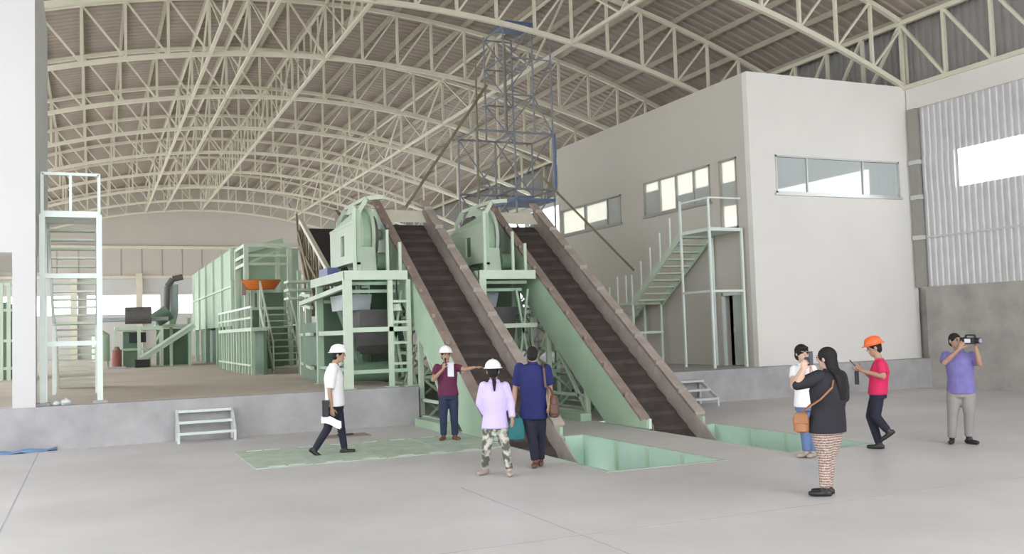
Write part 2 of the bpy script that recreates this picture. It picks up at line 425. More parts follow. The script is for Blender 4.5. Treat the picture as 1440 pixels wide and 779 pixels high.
window(4, 'x', 20.58, 21.34, 4.5, 6.42, OX0, [], 'narrow glazed door at the stair landing', glow_blind=[(20.64, 21.28, 5.8, 6.36), (20.64, 21.28, 4.58, 5.15)])
for nm, (a, b, c) in {'air_conditioner': (24.5, 25.1, 5.5), 'air_conditioner_2': (26.8, 27.45, 5.5)}.items():
    u = thing('air_conditioner', ('pale air conditioner unit behind the four pane office window' if nm[-1] == 'r' else 'pale air conditioner unit behind the farthest side office window'), 'air conditioner', (16.5, (a + b) / 2, 4.42), 'air conditioners behind the office windows')
    MB().box(16.3, 16.6, a, b, 5.42, 6.1).build('case', M['acw'], u, bevel=.02)
    MB().ringx(((a + b) / 2, 5.76), 16.27, 16.31, .22, .16).build('fan_guard', M['framed'], u, smooth=True)
    MB().tube((16.29, (a + b) / 2, 5.76), (16.32, (a + b) / 2, 5.76), .15).build('fan', M['dark'], u)
    MB().box(16.32, 16.36, a + .05, a + .1, 4.42, 5.42).box(16.32, 16.36, b - .1, b - .05, 4.42, 5.42).build('leg', M['framed'], u)
d = MB().box(OX0 + .02, OX0 + .07, 20.58, 21.02, SLZ + .02, 2.7).build('door_1', mat('grey_green_door', (.5, .55, .48), .6, var=.05)); struct(d, 'pale door leaf under the stair landing, half open', 'door')
MB().box(OX0 - .03, OX0 + .02, 20.92, 20.97, 1.7, 1.85).build('door_handle', M['alu'], d)
m = MB().box(OX0 - .03, OX0 + .05, 20.5, 20.57, SLZ, 2.78).box(OX0 - .03, OX0 + .05, 21.38, 21.45, SLZ, 2.78).box(OX0 - .03, OX0 + .05, 20.5, 21.45, 2.7, 2.78)
struct(m.build('trim_5', M['stairw']), 'frame of the door under the stair landing', 'trim')

# left block: a portal of the same office type
LX = -0.96
m = MB(); m.box(-6.7, LX, 19.6, 19.85, 3.66, 9.6); m.box(LX - .2, LX, 19.85, 25.1, 3.66, 9.6); m.box(-1.34, LX, 19.55, 20.1, SLZ, 3.66)
m.box(-6.7, LX - .2, 19.85, 25.1, 3.66, 3.9)
lw = m.build('wall_portal', M['white']); struct(lw, 'white wall and pillar at the picture edge with an open passage beneath')
# ------------------------------------------------------------------ hopper pits
PL = ['green lined hopper pit in the floor at the foot of the conveyor the visitors face',
      'green lined hopper pit in the floor nearer the office, behind the patterned trousers']
for k, (x0, x1, y0, y1) in enumerate(PITS):
    p = thing('hopper_pit', PL[k], 'pit', ((x0 + x1) / 2, (y0 + y1) / 2, -2.6), 'hopper pits')
    zb = -2.6
    MB().box(x1 - .03, x1 - .004, y0, y1, zb, -.004).build('side_lining', M['mint'], p)
    MB().box(x0 + .004, x0 + .03, y0, y1, zb, -.004).build('side_lining', M['mint'], p)
    MB().box(x0 + .03, x1 - .03, y0 + .004, y0 + .03, zb, -.004).build('end_lining', M['mint'], p)
    MB().box(x0 + (1.42 if k == 0 else 1.4), x1 - .03, y1 - .03, y1 - .004, zb, -.004).build('end_lining', M['mint'], p)
    MB().box(x0, x1, y0, y1, zb - .04, zb).build('bottom', M['greend'], p)
    for j in range(3):
        yy = y0 + .9 + j * 1.0
        MB().box(x1 - .06, x1 - .03, yy - .035, yy + .035, zb, -.01).build('rib', M['green'], p)
    m = MB()
    m.box(x0 - .07, x0 + .004, y0 - .07, y1 + .07, -.02, .006).box(x1 - .004, x1 + .07, y0 - .07, y1 + .07, -.02, .006).box(x0, x1, y0 - .07, y0 + .004, -.02, .006)
    m.build('rim', M['plate'], p)

# ------------------------------------------------------------------ inclined apron conveyors
K = 0.695; YB = 15.45
def zt(y): return K * (y - 15.32)
def conveyor(x0, label):
    x1 = x0 + 1.33; ytop = 22.7
    c = thing('apron_conveyor', label, 'conveyor', ((x0 + x1) / 2, YB, 0), 'inclined apron conveyors')
    d = 1.08
    yb2 = YB + d / K
    # green side walls
    for xa, xb in ((x0, x0 + .06), (x1 - .06, x1)):
        MB().prismx([(YB - .02, .01), (YB - .02, .17), (YB + .16, .18), (ytop, zt(ytop) - .035), (ytop + .3, zt(ytop) - .1), (ytop + .3, zt(ytop) - d), (ytop - .3, zt(ytop - .3) - d), (yb2, .01)], xa, xb).build('side_wall', M['green'], c)
    # rusty top flanges
    def strip(name, xa, xb, ya, yb_, dz0, dz1, mm):
        return MB().prismx([(ya, zt(ya) + dz0), (yb_, zt(yb_) + dz0), (yb_, zt(yb_) + dz1), (ya, zt(ya) + dz1)], xa, xb).build(name, mm, c)
    strip('top_flange', x0 - .04, x0 + .17, YB + .12, ytop + .25, -.03, .03, M['rust'])
    fl_ = strip('skirt_plate', x0 + .145, x0 + .17, YB + .0, ytop, -.5, -.03, M['rust'])
    # end post of the near side
    MB().box(x0 + .06, x0 + .11, YB - .025, YB + .03, 0.0, .19).build('end_post', M['stairw'], c)
    strip('skirt_plate', x1 - .10, x1 - .07, YB - .85, ytop, -.5, -.0, M['rustl'])
    strip('top_flange', x1 - .10, x1 + .12, YB + .15, ytop + .25, -.02, .04, M['rustl'])
    # apron with overlapping slats
    m = MB(); y = YB - 3.2; st = .36
    while y < ytop - .1:
        y2 = y + st
        m.prismx([(y, zt(y) - .50), (y2, zt(y2) - .50), (y2, zt(y2) - .46), (y + .05, zt(y + .05) - .42), (y, zt(y) - .45)], x0 + .18, x1 - .11)
        y = y2
    m.build('apron_belt', M['belt'], c)
    m = MB(); m.prismx([(YB + .1, zt(YB + .1) - .56), (ytop, zt(ytop) - .56), (ytop, zt(ytop) - .52), (YB + .1, zt(YB + .1) - .52)], x0 + .08, x1 - .08).build('belt_bed', M['dark'], c)
    # brackets along the flanges
    for k in range(9):
        y = YB + .7 + k * .8
        MB().box(x0 - .04, x0 + .03, y - .05, y + .05, zt(y) + .01, zt(y) + .09).build('bracket', M['rust'], c)
        MB().box(x1 - .12, x1 + .08, y - .03, y + .03, zt(y) + .0, zt(y) + .10).build('bracket', M['rustl'], c)
    # head cover plate
    zc = zt(ytop)
    MB().prismx([(ytop - .25, zc - .42), (ytop + .7, zc - .12), (ytop + .75, zc + .02), (ytop + .1, zc - .08)], x0 + .1, x1 - .1).build('head_cover', M['cream'], c)
    MB().tube((x0 + .06, ytop + .2, zc - .85), (x1 - .06, ytop + .2, zc - .85), .28, seg=20).build('head_drum', M['greend'], c, smooth=True)
    MB().tube((x0 - .1, ytop - .3, zc - .75), (x0, ytop - .3, zc - .75), .13, seg=16).build('bearing', M['green'], c, smooth=True)
    MB().box(x0 + .02, x1 - .2, 23.5, 24.3, 0, 3.9).build('shade_block', M['greend'], c)  # added dark block, hides the bright opening behind the conveyor head
    # support trestles under the trough
    for yy in (17.9, 19.7, 21.6):
        zb = 0.0
        for xx in (x0 + .08, x1 - .08):
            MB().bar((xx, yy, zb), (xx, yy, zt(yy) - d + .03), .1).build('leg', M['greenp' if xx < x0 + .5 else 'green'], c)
        h = zt(yy) - d
        if h > 1.0:
            m = MB(); n = max(1, int(h / .8))
            for j in range(n):
                za, zb_ = zb + (h - zb) * j / n, zb + (h - zb) * (j + 1) / n
                m.bar((x0 + .08, yy, za), (x1 - .08, yy, zb_), .05).bar((x1 - .08, yy, za), (x0 + .08, yy, zb_), .05).bar((x0 + .08, yy, zb_), (x1 - .08, yy, zb_), .06)
            m.build('cross_brace', M['green'], c)
    for xx in (x0 + .08, x1 - .08):
        m = MB()
        m.bar((xx, 17.9, .12), (xx, 21.6, .12), .12)
        for (ya, za, yb_, zb_) in ((17.9, .15, 19.7, zt(19.7) - d), (19.7, .15, 21.6, zt(21.6) - d), (19.7, zt(19.7) - d - .1, 21.6, .15), (17.9, .5, 19.7, .5), (19.7, 1.5, 21.6, 1.5), (19.7, .8, 21.6, .8), (19.7, 2.3, 21.6, 2.3), (20.6, .8, 20.6, 2.4)):
            m.bar((xx, ya, za), (xx, yb_, zb_), .065)
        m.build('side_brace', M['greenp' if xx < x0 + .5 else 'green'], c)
    MB().box(x0 - .25, x0 + .0, 17.6, 19.2, 0, .16).build('base_beam', M['green'], c)
    return c
conveyor(6.45, 'inclined dark apron conveyor with green sides rising beside the man in the maroon shirt')
conveyor(9.55, 'inclined dark apron conveyor with green sides rising nearer the office stair')

# ------------------------------------------------------------------ drive stations at the conveyor heads
def drive(dx, zb, label, front):
    g = thing('drive_station', label, 'machine', (5.7 + dx, 21.5, zb), 'conveyor drive stations')
    X = lambda v: v + dx
    P = lambda mb, nm, mm, par=g, **k: mb.build(nm, M[mm], par, **k)
    # deck and posts
    P(MB().box(X(4.92), X(6.25), 19.85, 23.2, 3.17, 3.3), 'deck', 'green')
    P(MB().box(X(4.9), X(4.99), 19.8, 23.2, 3.12, 3.32).box(X(4.9), X(6.3), 19.78, 19.86, 3.12, 3.32), 'deck_edge', 'greenp')
    for xx, yy, w in ((4.98, 19.88, .17), (5.93, 19.9, .1), (6.34, 19.9, .09), (4.98, 22.6, .15), (5.93, 22.6, .1)):
        if xx > 5.5 and yy < 20 and not front: continue
        P(MB().bar((X(xx), yy, zb), (X(xx), yy, 3.13), w), 'post', 'greenp' if yy < 20 else 'green')
        P(MB().box(X(xx) - .13, X(xx) + .13, yy - .13, yy + .13, zb, zb + .02), 'foot_plate', 'green')
    P(MB().bar((X(4.98), 19.9, 2.05), (X(6.34), 19.9, 2.05), .1), 'cross_rail', 'greenp')
    P(MB().bar((X(4.98), 19.9, 1.15), (X(6.34), 19.9, 1.15), .08), 'cross_rail', 'green')
    P(MB().bar((X(4.98), 19.9, 2.0), (X(4.98), 22.6, 2.0), .1), 'cross_rail', 'greenp')
    P(MB().bar((X(4.98), 22.6, 1.2), (X(4.98), 19.9, 1.2), .07), 'cross_rail', 'green')
    P(MB().bar((X(4.98), 19.9, 3.0), (X(4.7), 23.4, 2.75), .1), 'handrail', 'greenp')
    # ladder between the two slim posts
    if front:
        for z in (1.3, 1.75, 2.2, 2.65): P(MB().bar((X(5.93), 19.88, z), (X(6.34), 19.88, z), .055), 'rung', 'greenp')
    # chute and hopper below the deck
    for z, y in ((3.06, 20.1), (2.9, 20.4), (2.75, 22.4)): P(MB().bar((X(5.05), y, z), (X(6.2), y, z), .07), 'joist', 'green')
    P(MB().prismx([(20.7, 2.85), (22.0, 2.85), (21.8, 2.5), (20.9, 2.5)], X(5.1), X(5.75)), 'chute', 'greym')
    P(MB().prismx([(20.6, 2.5), (22.0, 2.5), (22.3, 1.7), (21.2, 1.5), (20.9, 1.7)], X(5.45), X(6.2)), 'chute_skirt', 'dgrey')
    P(MB().bar((X(5.1), 21.0, 2.5), (X(5.6), 21.2, 1.2), .12), 'strut', 'greend')
    P(MB().bar((X(5.98), 20.2, 2.9), (X(6.28), 20.2, 1.0), .05), 'diagonal_brace', 'green')
    P(MB().bar((X(6.28), 20.2, 2.9), (X(5.98), 20.2, 1.0), .05), 'diagonal_brace', 'green')
    P(MB().tube((X(5.2), 21.2, 1.1), (X(6.2), 21.2, 1.1), .22, seg=18), 'roller', 'greend', smooth=True)
    P(MB().tube((X(5.1), 21.2, 1.35), (X(5.16), 21.2, 1.35), .1, seg=14), 'gauge', 'acw', smooth=True)
    # gear housing box with a slot
    m = holed('x', X(5.28), .05, 20.45, 22.65, 3.55, 4.42, [(21.25, 21.6, 3.75, 4.22)])
    sp = P(m, 'side_panel', 'greenp')
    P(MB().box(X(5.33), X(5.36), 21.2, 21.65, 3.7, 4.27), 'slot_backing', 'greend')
    P(MB().prismx([(20.45, 3.55), (22.65, 3.55), (22.65, 4.5), (20.45, 4.72), (20.45, 3.5)], X(5.36), X(5.44)), 'housing', 'green')
    P(MB().bar((X(5.3), 20.42, 3.3), (X(5.3), 20.42, 4.75), .07), 'corner_post', 'greenp')
    P(MB().bar((X(5.3), 20.45, 4.45), (X(5.3), 22.65, 4.42), .06), 'top_edge', 'greenp')
    # drum casing with raised rims
    c0 = (21.9, 4.22)
    P(MB().ringx(c0, X(5.7), X(5.9), .7, .5, 40), 'drum_casing', 'green', smooth=True)
    P(MB().ringx(c0, X(5.62), X(5.7), .8, .6, 40), 'rim', 'greenp', smooth=True)
    P(MB().ringx(c0, X(5.9), X(5.98), .80, .6, 40), 'rim', 'greenp', smooth=True)
    P(MB().tube((X(5.46), c0[0], c0[1]), (X(6.12), c0[0], c0[1]), .56, seg=32), 'drum_core', 'dgrey', smooth=True)  # dark colour stands in for the shaded gaps beside the rims
    P(MB().tube((X(5.45), c0[0], c0[1]), (X(6.2), c0[0], c0[1]), .12, seg=16), 'shaft', 'dark', smooth=True)
    P(MB().box(X(5.05), X(6.3), 23.0, 23.15, zb, 3.1), 'shade_backing', 'greend')  # added dark panel stands in for the shade beneath the deck
    # open frame over the drum
    fm = MB()
    fm.path([(X(5.55), 21.0, 4.72), (X(5.75), 21.0, 5.06), (X(6.15), 21.0, 5.1)], .09)
    fm.path([(X(5.55), 22.9, 4.72), (X(5.75), 22.9, 5.06), (X(6.15), 22.9, 5.1)], .09)
    fm.bar((X(5.75), 21, 5.06), (X(5.75), 22.9, 5.06), .08).bar((X(5.55), 21, 4.72), (X(5.55), 21, 3.3), .08).bar((X(5.55), 22.9, 4.72), (X(5.55), 22.9, 3.3), .08)
    P(fm, 'guard_frame', 'greenp')
    # bearing pedestal and motor
    P(MB().prismx([(20.95, 3.3), (21.5, 3.3), (21.35, 3.95), (21.05, 3.95)], X(5.6), X(5.95)), 'pedestal', 'greenp')
    P(MB().tube((X(5.95), 21.05, 3.62), (X(6.25), 21.05, 3.62), .2, seg=18), 'motor', 'greend', smooth=True)
    P(MB().box(X(4.98), X(5.25), 21.7, 22.6, 3.3, 3.52), 'gear_unit', 'navyblue')
    P(MB().bar((X(6.1), 20.6, 3.3), (X(6.1), 20.6, 4.3), .06), 'rail_post', 'greenp')
    P(MB().bar((X(6.33), 20.4, 3.3), (X(6.33), 20.4, 4.0), .06), 'rail_post', 'greenp')
    return g
drive(0, SLZ, 'green drive station with slotted panel and ringed drum behind the man in the white shirt', True)
drive(3.1, 0.0, 'green drive station with ringed drum between the two apron conveyors', False)
lp = thing('work_lamp', 'small round white lamp hanging in the lattice beside the ladder posts', 'lamp', (6.13, 20.05, 2.45))
MB().tube((6.13, 20.05, 2.45), (6.13, 20.05, 2.6), .12, .07, 16).build('shade', M['acw'], lp, smooth=True)
MB().tube((6.13, 20.05, 2.6), (6.13, 20.05, 3.16), .015, seg=6).build('cord', M['dark'], lp)

# ------------------------------------------------------------------ third conveyor behind
c = thing('belt_conveyor', 'brownish inclined belt conveyor higher up behind the first drive station', 'conveyor', (6.3, 29, SLZ))
A, B = (31.2, 5.75), (26.4, 3.35)
def slant(x0, x1, d0, d1): return MB().prismx([(A[0], A[1] + d0), (B[0], B[1] + d0), (B[0], B[1] + d1), (A[0], A[1] + d1)], x0, x1)
slant(6.25, 6.38, -.06, .08).build('side_rail', M['cream'], c)
slant(7.45, 7.58, -.06, .4).build('side_rail', M['rust'], c)
slant(6.38, 7.45, -.3, -.24).build('belt', M['dark'], c)
m = MB()
for k in range(7):
    y = 26.8 + k * .72; z = B[1] + (y - B[0]) * .5
    m.bar((6.3, y, z), (6.3, y + .36, z - .9), .07).bar((6.3, y + .36, z - .9), (6.3, y + .72, z + .36), .06)
m.bar((6.3, 26.4, 2.5), (6.3, 31.2, 4.9), .12); m.build('side_lattice', M['brown'], c)
for y, z in ((27.2, 2.85), (30.6, 4.6)):
    for xx in (6.32, 7.5): MB().bar((xx, y, SLZ), (xx, y, z), .12).build('leg', M['brown'], c)
m = MB(); m.bar((6.3, 31.3, 5.4), (6.3, 28.3, 2.3), .16); m.bar((6.3, 31.5, 5.2), (6.3, 29.4, 2.6), .12); m.build('brace', M['brown'], c)

# ------------------------------------------------------------------ long process line along the platform
def post(mb, x, y, z0, z1, w=.1): return mb.bar((x, y, z0), (x, y, z1), w)
# access platform with railing, columns
pf = thing('access_platform', 'long green access platform with pale double railings in front of the tall cabinet', 'platform', (4.7, 34, SLZ))
MB().box(4.45, 4.95, 29.8, 38, 2.16, 2.27).build('deck', M['greenp'], pf)
for z, mm in ((2.57, 'greenp'), (2.9, 'stairw')): MB().bar((4.47, 29.8, z), (4.47, 38, z), .065).build('handrail', M[mm], pf)
for k in range(9): MB().bar((4.47, 29.9 + 1.0 * k, 2.27), (4.47, 29.9 + 1.0 * k, 2.9), .055).build('rail_post', M['greenp'], pf)
for k in range(13): MB().bar((4.52, 29.95 + .66 * k, SLZ), (4.52, 29.95 + .66 * k, 2.18), .11).build('column', M['greenp' if k % 2 else 'green'], pf)
MB().bar((4.47, 29.9, 1.1), (4.47, 38, 1.1), .06).build('tie_rail', M['greenp'], pf)
MB().box(4.85, 4.95, 30, 38, SLZ, 2.15).build('shade_panel', M['greend'], pf)  # dark sheet stands in for the shade between the columns
# tall cabinet
cb = thing('dryer_cabinet', 'tall pale green box shaped cabinet rising above the access platform', 'machine', (6, 45, SLZ))
MB().box(5.05, 7.6, 38.2, 54, 2.45, 5.5).build('body', M['green'], cb)
for k in range(6): MB().bar((5.03, 38.3 + 3.1 * k, 2.45), (5.03, 38.3 + 3.1 * k, 5.5), .14).build('panel_rib', M['greenp'], cb)
MB().box(5.0, 5.1, 53.6, 54.05, 2.4, 5.45).build('lit_edge', M['stairw'], cb)  # pale strip paints in the light along the cabinet's far edge
MB().bar((5.02, 38.2, 4.0), (5.02, 54, 4.0), .08).build('seam_rail', M['greenp'], cb)
for y in (40, 44, 48.5, 53.5): MB().bar((5.15, y, SLZ), (5.15, y, 2.45), .2).build('leg', M['green'], cb)
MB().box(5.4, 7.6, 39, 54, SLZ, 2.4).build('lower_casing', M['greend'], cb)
# open portal frame in front of the cabinet
fr = thing('steel_portal', 'open pale green portal frame above the orange tray', 'portal', (5.9, 36, SLZ))
for xx in (5.08, 6.63):
    for yy in (35.0, 37.4): post(MB(), xx, yy, SLZ, 5.35, .16).build('column', M['greenp'], fr)
for z in (5.3, 4.93, 4.62):
    MB().bar((5.08, 35.0, z), (6.63, 35.0, z), .14 if z > 5.2 else .09).build('beam', M['greenp'], fr)
    MB().bar((5.08, 35.0, z), (5.08, 37.4, z), .12).build('beam', M['greenp'], fr)
MB().bar((5.08, 35.0, 4.62), (6.63, 35.0, 5.3), .08).build('diagonal', M['green'], fr)
MB().bar((5.3, 35.1, 3.0), (5.3, 35.1, 4.0), .14).build('stub', M['greenp'], fr)
MB().bar((5.55, 35.1, 3.0), (5.55, 35.1, 4.0), .14).build('stub', M['greenp'], fr)
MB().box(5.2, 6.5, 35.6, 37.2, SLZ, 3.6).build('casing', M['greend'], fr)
# orange tray
ot = thing('orange_tray', 'orange round shallow tray at the top of the rear green stair', 'tray', (5.4, 34, SLZ))
m = MB(); n = 28; vs = []; cx_, cy_ = 5.42, 34.0
for (r, z) in ((.0, 3.68), (.45, 3.7), (.68, 3.95), (.72, 3.95), (.5, 3.64), (.0, 3.62)):
    for k in range(n): vs.append((cx_ + r * math.cos(2 * math.pi * k / n), cy_ + r * .7 * math.sin(2 * math.pi * k / n), z))
fs = [(j * n + k, j * n + (k + 1) % n, (j + 1) * n + (k + 1) % n, (j + 1) * n + k) for j in range(5) for k in range(n)]
m.add(vs, fs); m.build('bowl', M['orange'], ot, smooth=True)
MB().box(4.76, 4.9, 33.85, 34.1, 3.45, 3.98).build('bracket', M['rust'], ot)
MB().bar((4.95, 34.0, 3.97), (6.1, 34.0, 3.97), .06).build('rim_bar', M['rust'], ot)
MB().bar((5.42, 34.0, SLZ), (5.42, 34.0, 3.66), .1).build('pillar', M['greenp'], ot)
MB().bar((5.08, 35.0, 3.0), (6.63, 35.0, 3.0), .1).build('beam', M['greenp'], fr)
dc = thing('overhead_duct', 'green overhead ducts crossing above the tall cabinet end', 'duct', (5.6, 37.8, 5.3))
MB().bar((4.95, 37.75, 5.2), (6.9, 37.75, 5.75), .22).build('duct', M['green'], dc)
MB().bar((4.95, 37.75, 4.2), (4.95, 37.75, 5.3), .16).build('drop', M['greenp'], dc)
MB().bar((5.2, 37.75, .8), (5.2, 37.75, 5.2), .12).build('support', M['greenp'], dc)
# rear stair
def stair(name, label, cat, x0, x1, y0, z0, y1, z1, n, mm, ms, rails=True, group=None):
    s = thing(name, label, cat, ((x0 + x1) / 2, (y0 + y1) / 2, z0), group)
    for k in range(n):
        t = (k + .5) / n; y = y0 + (y1 - y0) * t; z = z0 + (z1 - z0) * (k + 1) / n
        sgn = 1 if y1 > y0 else -1
        MB().box(x0 + .03, x1 - .03, y - .14, y + .14, z - .045, z).build('tread', M[mm], s)
    for xx in (x0, x1):
        MB().bar((xx, y0, z0 + .05), (xx, y1, z1 - .05), .05, .22).build('stringer', M[ms], s)
        if rails:
            MB().bar((xx, y0, z0 + .95), (xx, y1, z1 + .9), .05).build('handrail', M[ms], s)
            for k in range(4):
                t = k / 3; MB().bar((xx, y0 + (y1 - y0) * t, z0 + (z1 - z0) * t), (xx, y0 + (y1 - y0) * t, z0 + .93 + (z1 - z0) * t), .045).build('rail_post', M[ms], s)
    return s
stair('steel_stair', 'green steel stair going up to the orange tray on the process line', 'stair', 5.25, 6.15, 30.6, SLZ, 33.0, 2.95, 10, 'green', 'greenp')
# pipework and posts between rear stair and drive station
rk = thing('pipe_rack', 'green pipe rack with cantilever shelves between the rear stair and the drive station', 'rack', (5.6, 27, SLZ))
for xx, yy, z in ((5.75, 28.6, 3.2), (5.95, 28.4, 3.6), (5.6, 27.0, 3.2), (5.9, 29.6, 4.0), (5.5, 25.2, 3.0), (5.9, 25.0, 3.0)):
    MB().bar((xx, yy, SLZ), (xx, yy, z), .11).build('column', M['greenp' if xx < 5.8 else 'green'], rk)
for z in (3.2, 2.9, 2.0, 1.15): MB().bar((5.75, 28.6, z), (5.0, 23.6, z - (.25 if z > 2.5 else 0)), .08).build('rail', M['greenp'], rk)
for z in (3.55, 3.3, 3.05): MB().box(5.3, 5.98, 28.2, 28.9, z, z + .07).build('shelf', M['greenp'], rk)
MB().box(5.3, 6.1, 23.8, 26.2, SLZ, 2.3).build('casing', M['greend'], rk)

# ------------------------------------------------------------------ far machines
fm = thing('granulator', 'dark drum on a green frame far back beside the stair tower', 'machine', (1.9, 46, SLZ))
MB().tube((1.35, 46, 3.12), (2.45, 46, 3.12), .38, seg=24)  .build('drum', M['dgrey'], fm, smooth=True)
MB().tube((.2, 46.3, 2.95), (3.2, 46.3, 2.95), .1, seg=10).build('pipe', M['greym'], fm, smooth=True)
MB().box(.9, 2.9, 45.4, 46.8, 2.45, 2.62).build('deck', M['greenp'], fm)
for xx in (.95, 1.9, 2.85): MB().bar((xx, 45.4, SLZ), (xx, 45.4, 2.5), .14).build('leg', M['greenp'], fm)
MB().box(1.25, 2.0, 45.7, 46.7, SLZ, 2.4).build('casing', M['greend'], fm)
MB().box(1.5, 2.2, 45.55, 45.7, 1.9, 2.35).build('guard', M['dark'], fm)
MB().bar((.95, 45.38, 1.6), (2.85, 45.38, 1.6), .09).build('rail', M['green'], fm)
MB().bar((2.0, 45.38, .9), (2.85, 45.38, 2.4), .09).build('brace', M['greenp'], fm)
fc = thing('transfer_conveyor', 'small green inclined conveyor far back ahead of the tall cabinet', 'conveyor', (3, 45, SLZ))
MB().bar((1.9, 44.8, 1.1), (4.2, 44.8, 2.6), .3, .22).build('trough', M['greenp'], fc)
MB().bar((1.9, 44.55, 1.25), (4.2, 44.55, 2.75), .05, .1).build('side_rail', M['stairw'], fc)
for xx, z in ((2.3, 1.3), (3.2, 1.9), (4.0, 2.4)): MB().bar((xx, 44.8, SLZ), (xx, 44.8, z), .12).build('leg', M['green'], fc)
MB().box(1.7, 2.3, 44.5, 45.1, SLZ, 1.15).build('tail_box', M['dark'], fc)
rm = thing('red_motor', 'dull red motor standing far back behind the stair tower treads', 'motor', (.95, 44, SLZ))
MB().tube((.95, 44, SLZ + .1), (.95, 44, 1.6), .2, seg=18).build('body', M['red'], rm, smooth=True)
MB().tube((.95, 44, 1.6), (.95, 44, 1.75), .16, .08, seg=18).build('fan_cover', M['brown'], rm, smooth=True)
MB().box(.6, 1.3, 43.7, 44.3, SLZ, SLZ + .1).build('base', M['greym'], rm)
cy = thing('cyclone', 'dark pipes and grey ducts on a green support in front of the far windows', 'machine', (3.6, 48, SLZ))
m = MB(); pts = [(3.2, 47.5, 3.1), (3.25, 47.5, 4.5), (3.5, 47.5, 4.85), (3.95, 47.5, 4.95)]
for a, b in zip(pts, pts[1:]): m.tube(a, b, .14, seg=12)
m.build('bent_pipe', M['dgrey'], cy, smooth=True)
MB().tube((3.55, 47.8, 3.3), (3.55, 47.8, 4.6), .22, seg=16).tube((3.55, 47.8, 2.6), (3.55, 47.8, 3.3), .06, .22, seg=16).build('cone', M['greym'], cy, smooth=True)
MB().tube((2.7, 47.2, 2.9), (3.3, 47.2, 3.3), .36, seg=18).build('fan_casing', M['greend'], cy, smooth=True)
for xx in (2.8, 3.4, 4.2): MB().bar((xx, 47.4, SLZ), (xx, 47.4, 3.0), .14).build('leg', M['green'], cy)
MB().box(2.7, 4.3, 47.1, 48, 2.55, 2.7).build('deck', M['greenp'], cy)
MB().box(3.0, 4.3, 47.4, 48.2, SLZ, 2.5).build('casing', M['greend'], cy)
tk = thing('water_tank', 'pale green upright tank at the far end behind the stair treads', 'tank', (.35, 47, SLZ))
MB().tube((.35, 47, SLZ + .3), (.35, 47, 2.3), .38, seg=22).build('shell', M['greenp'], tk, smooth=True)
MB().tube((.35, 47, 2.3), (.35, 47, 2.5), .38, .1, seg=22).build('top_cone', M['green'], tk, smooth=True)
for a in range(3): MB().bar((.35 + .3 * math.cos(a * 2.1), 47 + .3 * math.sin(a * 2.1), SLZ), (.35 + .3 * math.cos(a * 2.1), 47 + .3 * math.sin(a * 2.1), SLZ + .32), .07).build('leg', M['green'], tk)
# frames behind the passage on the left
ga = thing('green_gantry', 'tall pale green gantry seen through the open passage by the white pillar', 'frame', (-3, 35, SLZ))
for xx in (-4.1, -3.3, -2.72, -2.5): MB().bar((xx, 35, SLZ), (xx, 35, 4.0), .12).build('column', M['greenp'], ga)
for z in (3.95, 3.1, 2.1, 1.2): MB().bar((-4.2, 35, z), (-2.4, 35, z), .09).build('rail', M['greenp'], ga)
MB().box(-4.2, -2.6, 36, 38, SLZ, 3.4).build('casing', M['greend'], ga)

# ------------------------------------------------------------------ stair tower by the left pillar
st = thing('stair_tower', 'pale steel stair tower with treads seen head on beside the white pillar', 'stair', (-.36, 20.5, SLZ))
xa, xb = -.86, .13
LZ = 4.42
for xx in (xa, xb):
    MB().bar((xx, 19.92, SLZ), (xx, 19.92, LZ), .1).build('post', M['stairw'], st)
    MB().bar((xx, 19.92, LZ), (xx, 19.92, 5.2), .055).build('rail_post', M['stairw'], st)
    MB().bar((xx, 21.0, SLZ), (xx, 21.0, LZ), .08).build('post', M['stairw'], st)
    MB().bar((xx, 19.92, 5.2), (xx, 21.0, 5.2), .05).build('handrail', M['stairw'], st)
    MB().box(xx - .13, xx + .13, 19.79, 20.05, SLZ, SLZ + .05).build('foot_plate', M['slab'], st)
MB().bar((-.37, 19.92, LZ), (-.37, 19.92, 5.2), .05).build('rail_post', M['stairw'], st)
MB().bar((xa, 19.92, 5.2), (xb, 19.92, 5.2), .055).build('handrail', M['stairw'], st)
for z, w in ((LZ, .12), (3.24, .09), (1.95, .09)): MB().bar((xa, 19.92, z), (xb, 19.92, z), w).build('cross_rail', M['stairw'], st)
MB().box(xa, xb, 19.92, 21.0, LZ - .06, LZ).build('landing', M['stairw'], st)
n1 = 11
for k in range(n1):
    y = 21.15 + k * .235; z = LZ - (k + 1) * .165
    MB().box(xa + .08, xb - .06, y - .14, y + .14, z - .04, z).build('tread', M['stairw' if k % 2 else 'greenp'], st)
yl = 21.15 + n1 * .235; zl = LZ - (n1 + 1) * .165
MB().box(xa + .05, xb - .05, yl - .1, yl + .9, zl - .06, zl).build('landing', M['greenp'], st)
for k in range(10):
    y = yl + 1.0 + k * .25; z = zl - (k + 1) * .15
    MB().box(xa + .08, xb - .06, y - .13, y + .13, z - .04, z).build('tread', M['greenp'], st)
for xx in (xa + .06, xb - .04):
    MB().bar((xx, 21.0, LZ - .1), (xx, yl, zl), .05, .2).build('stringer', M['stairw'], st)
    MB().bar((xx, yl + .85, zl), (xx, yl + 3.5, SLZ), .05, .2).build('stringer', M['stairw'], st)
    MB().bar((xx, yl + .1, SLZ), (xx, yl + .1, zl), .07).build('post', M['stairw'], st)
    MB().bar((xx, yl + .8, SLZ), (xx, yl + .8, zl), .07).build('post', M['stairw'], st)

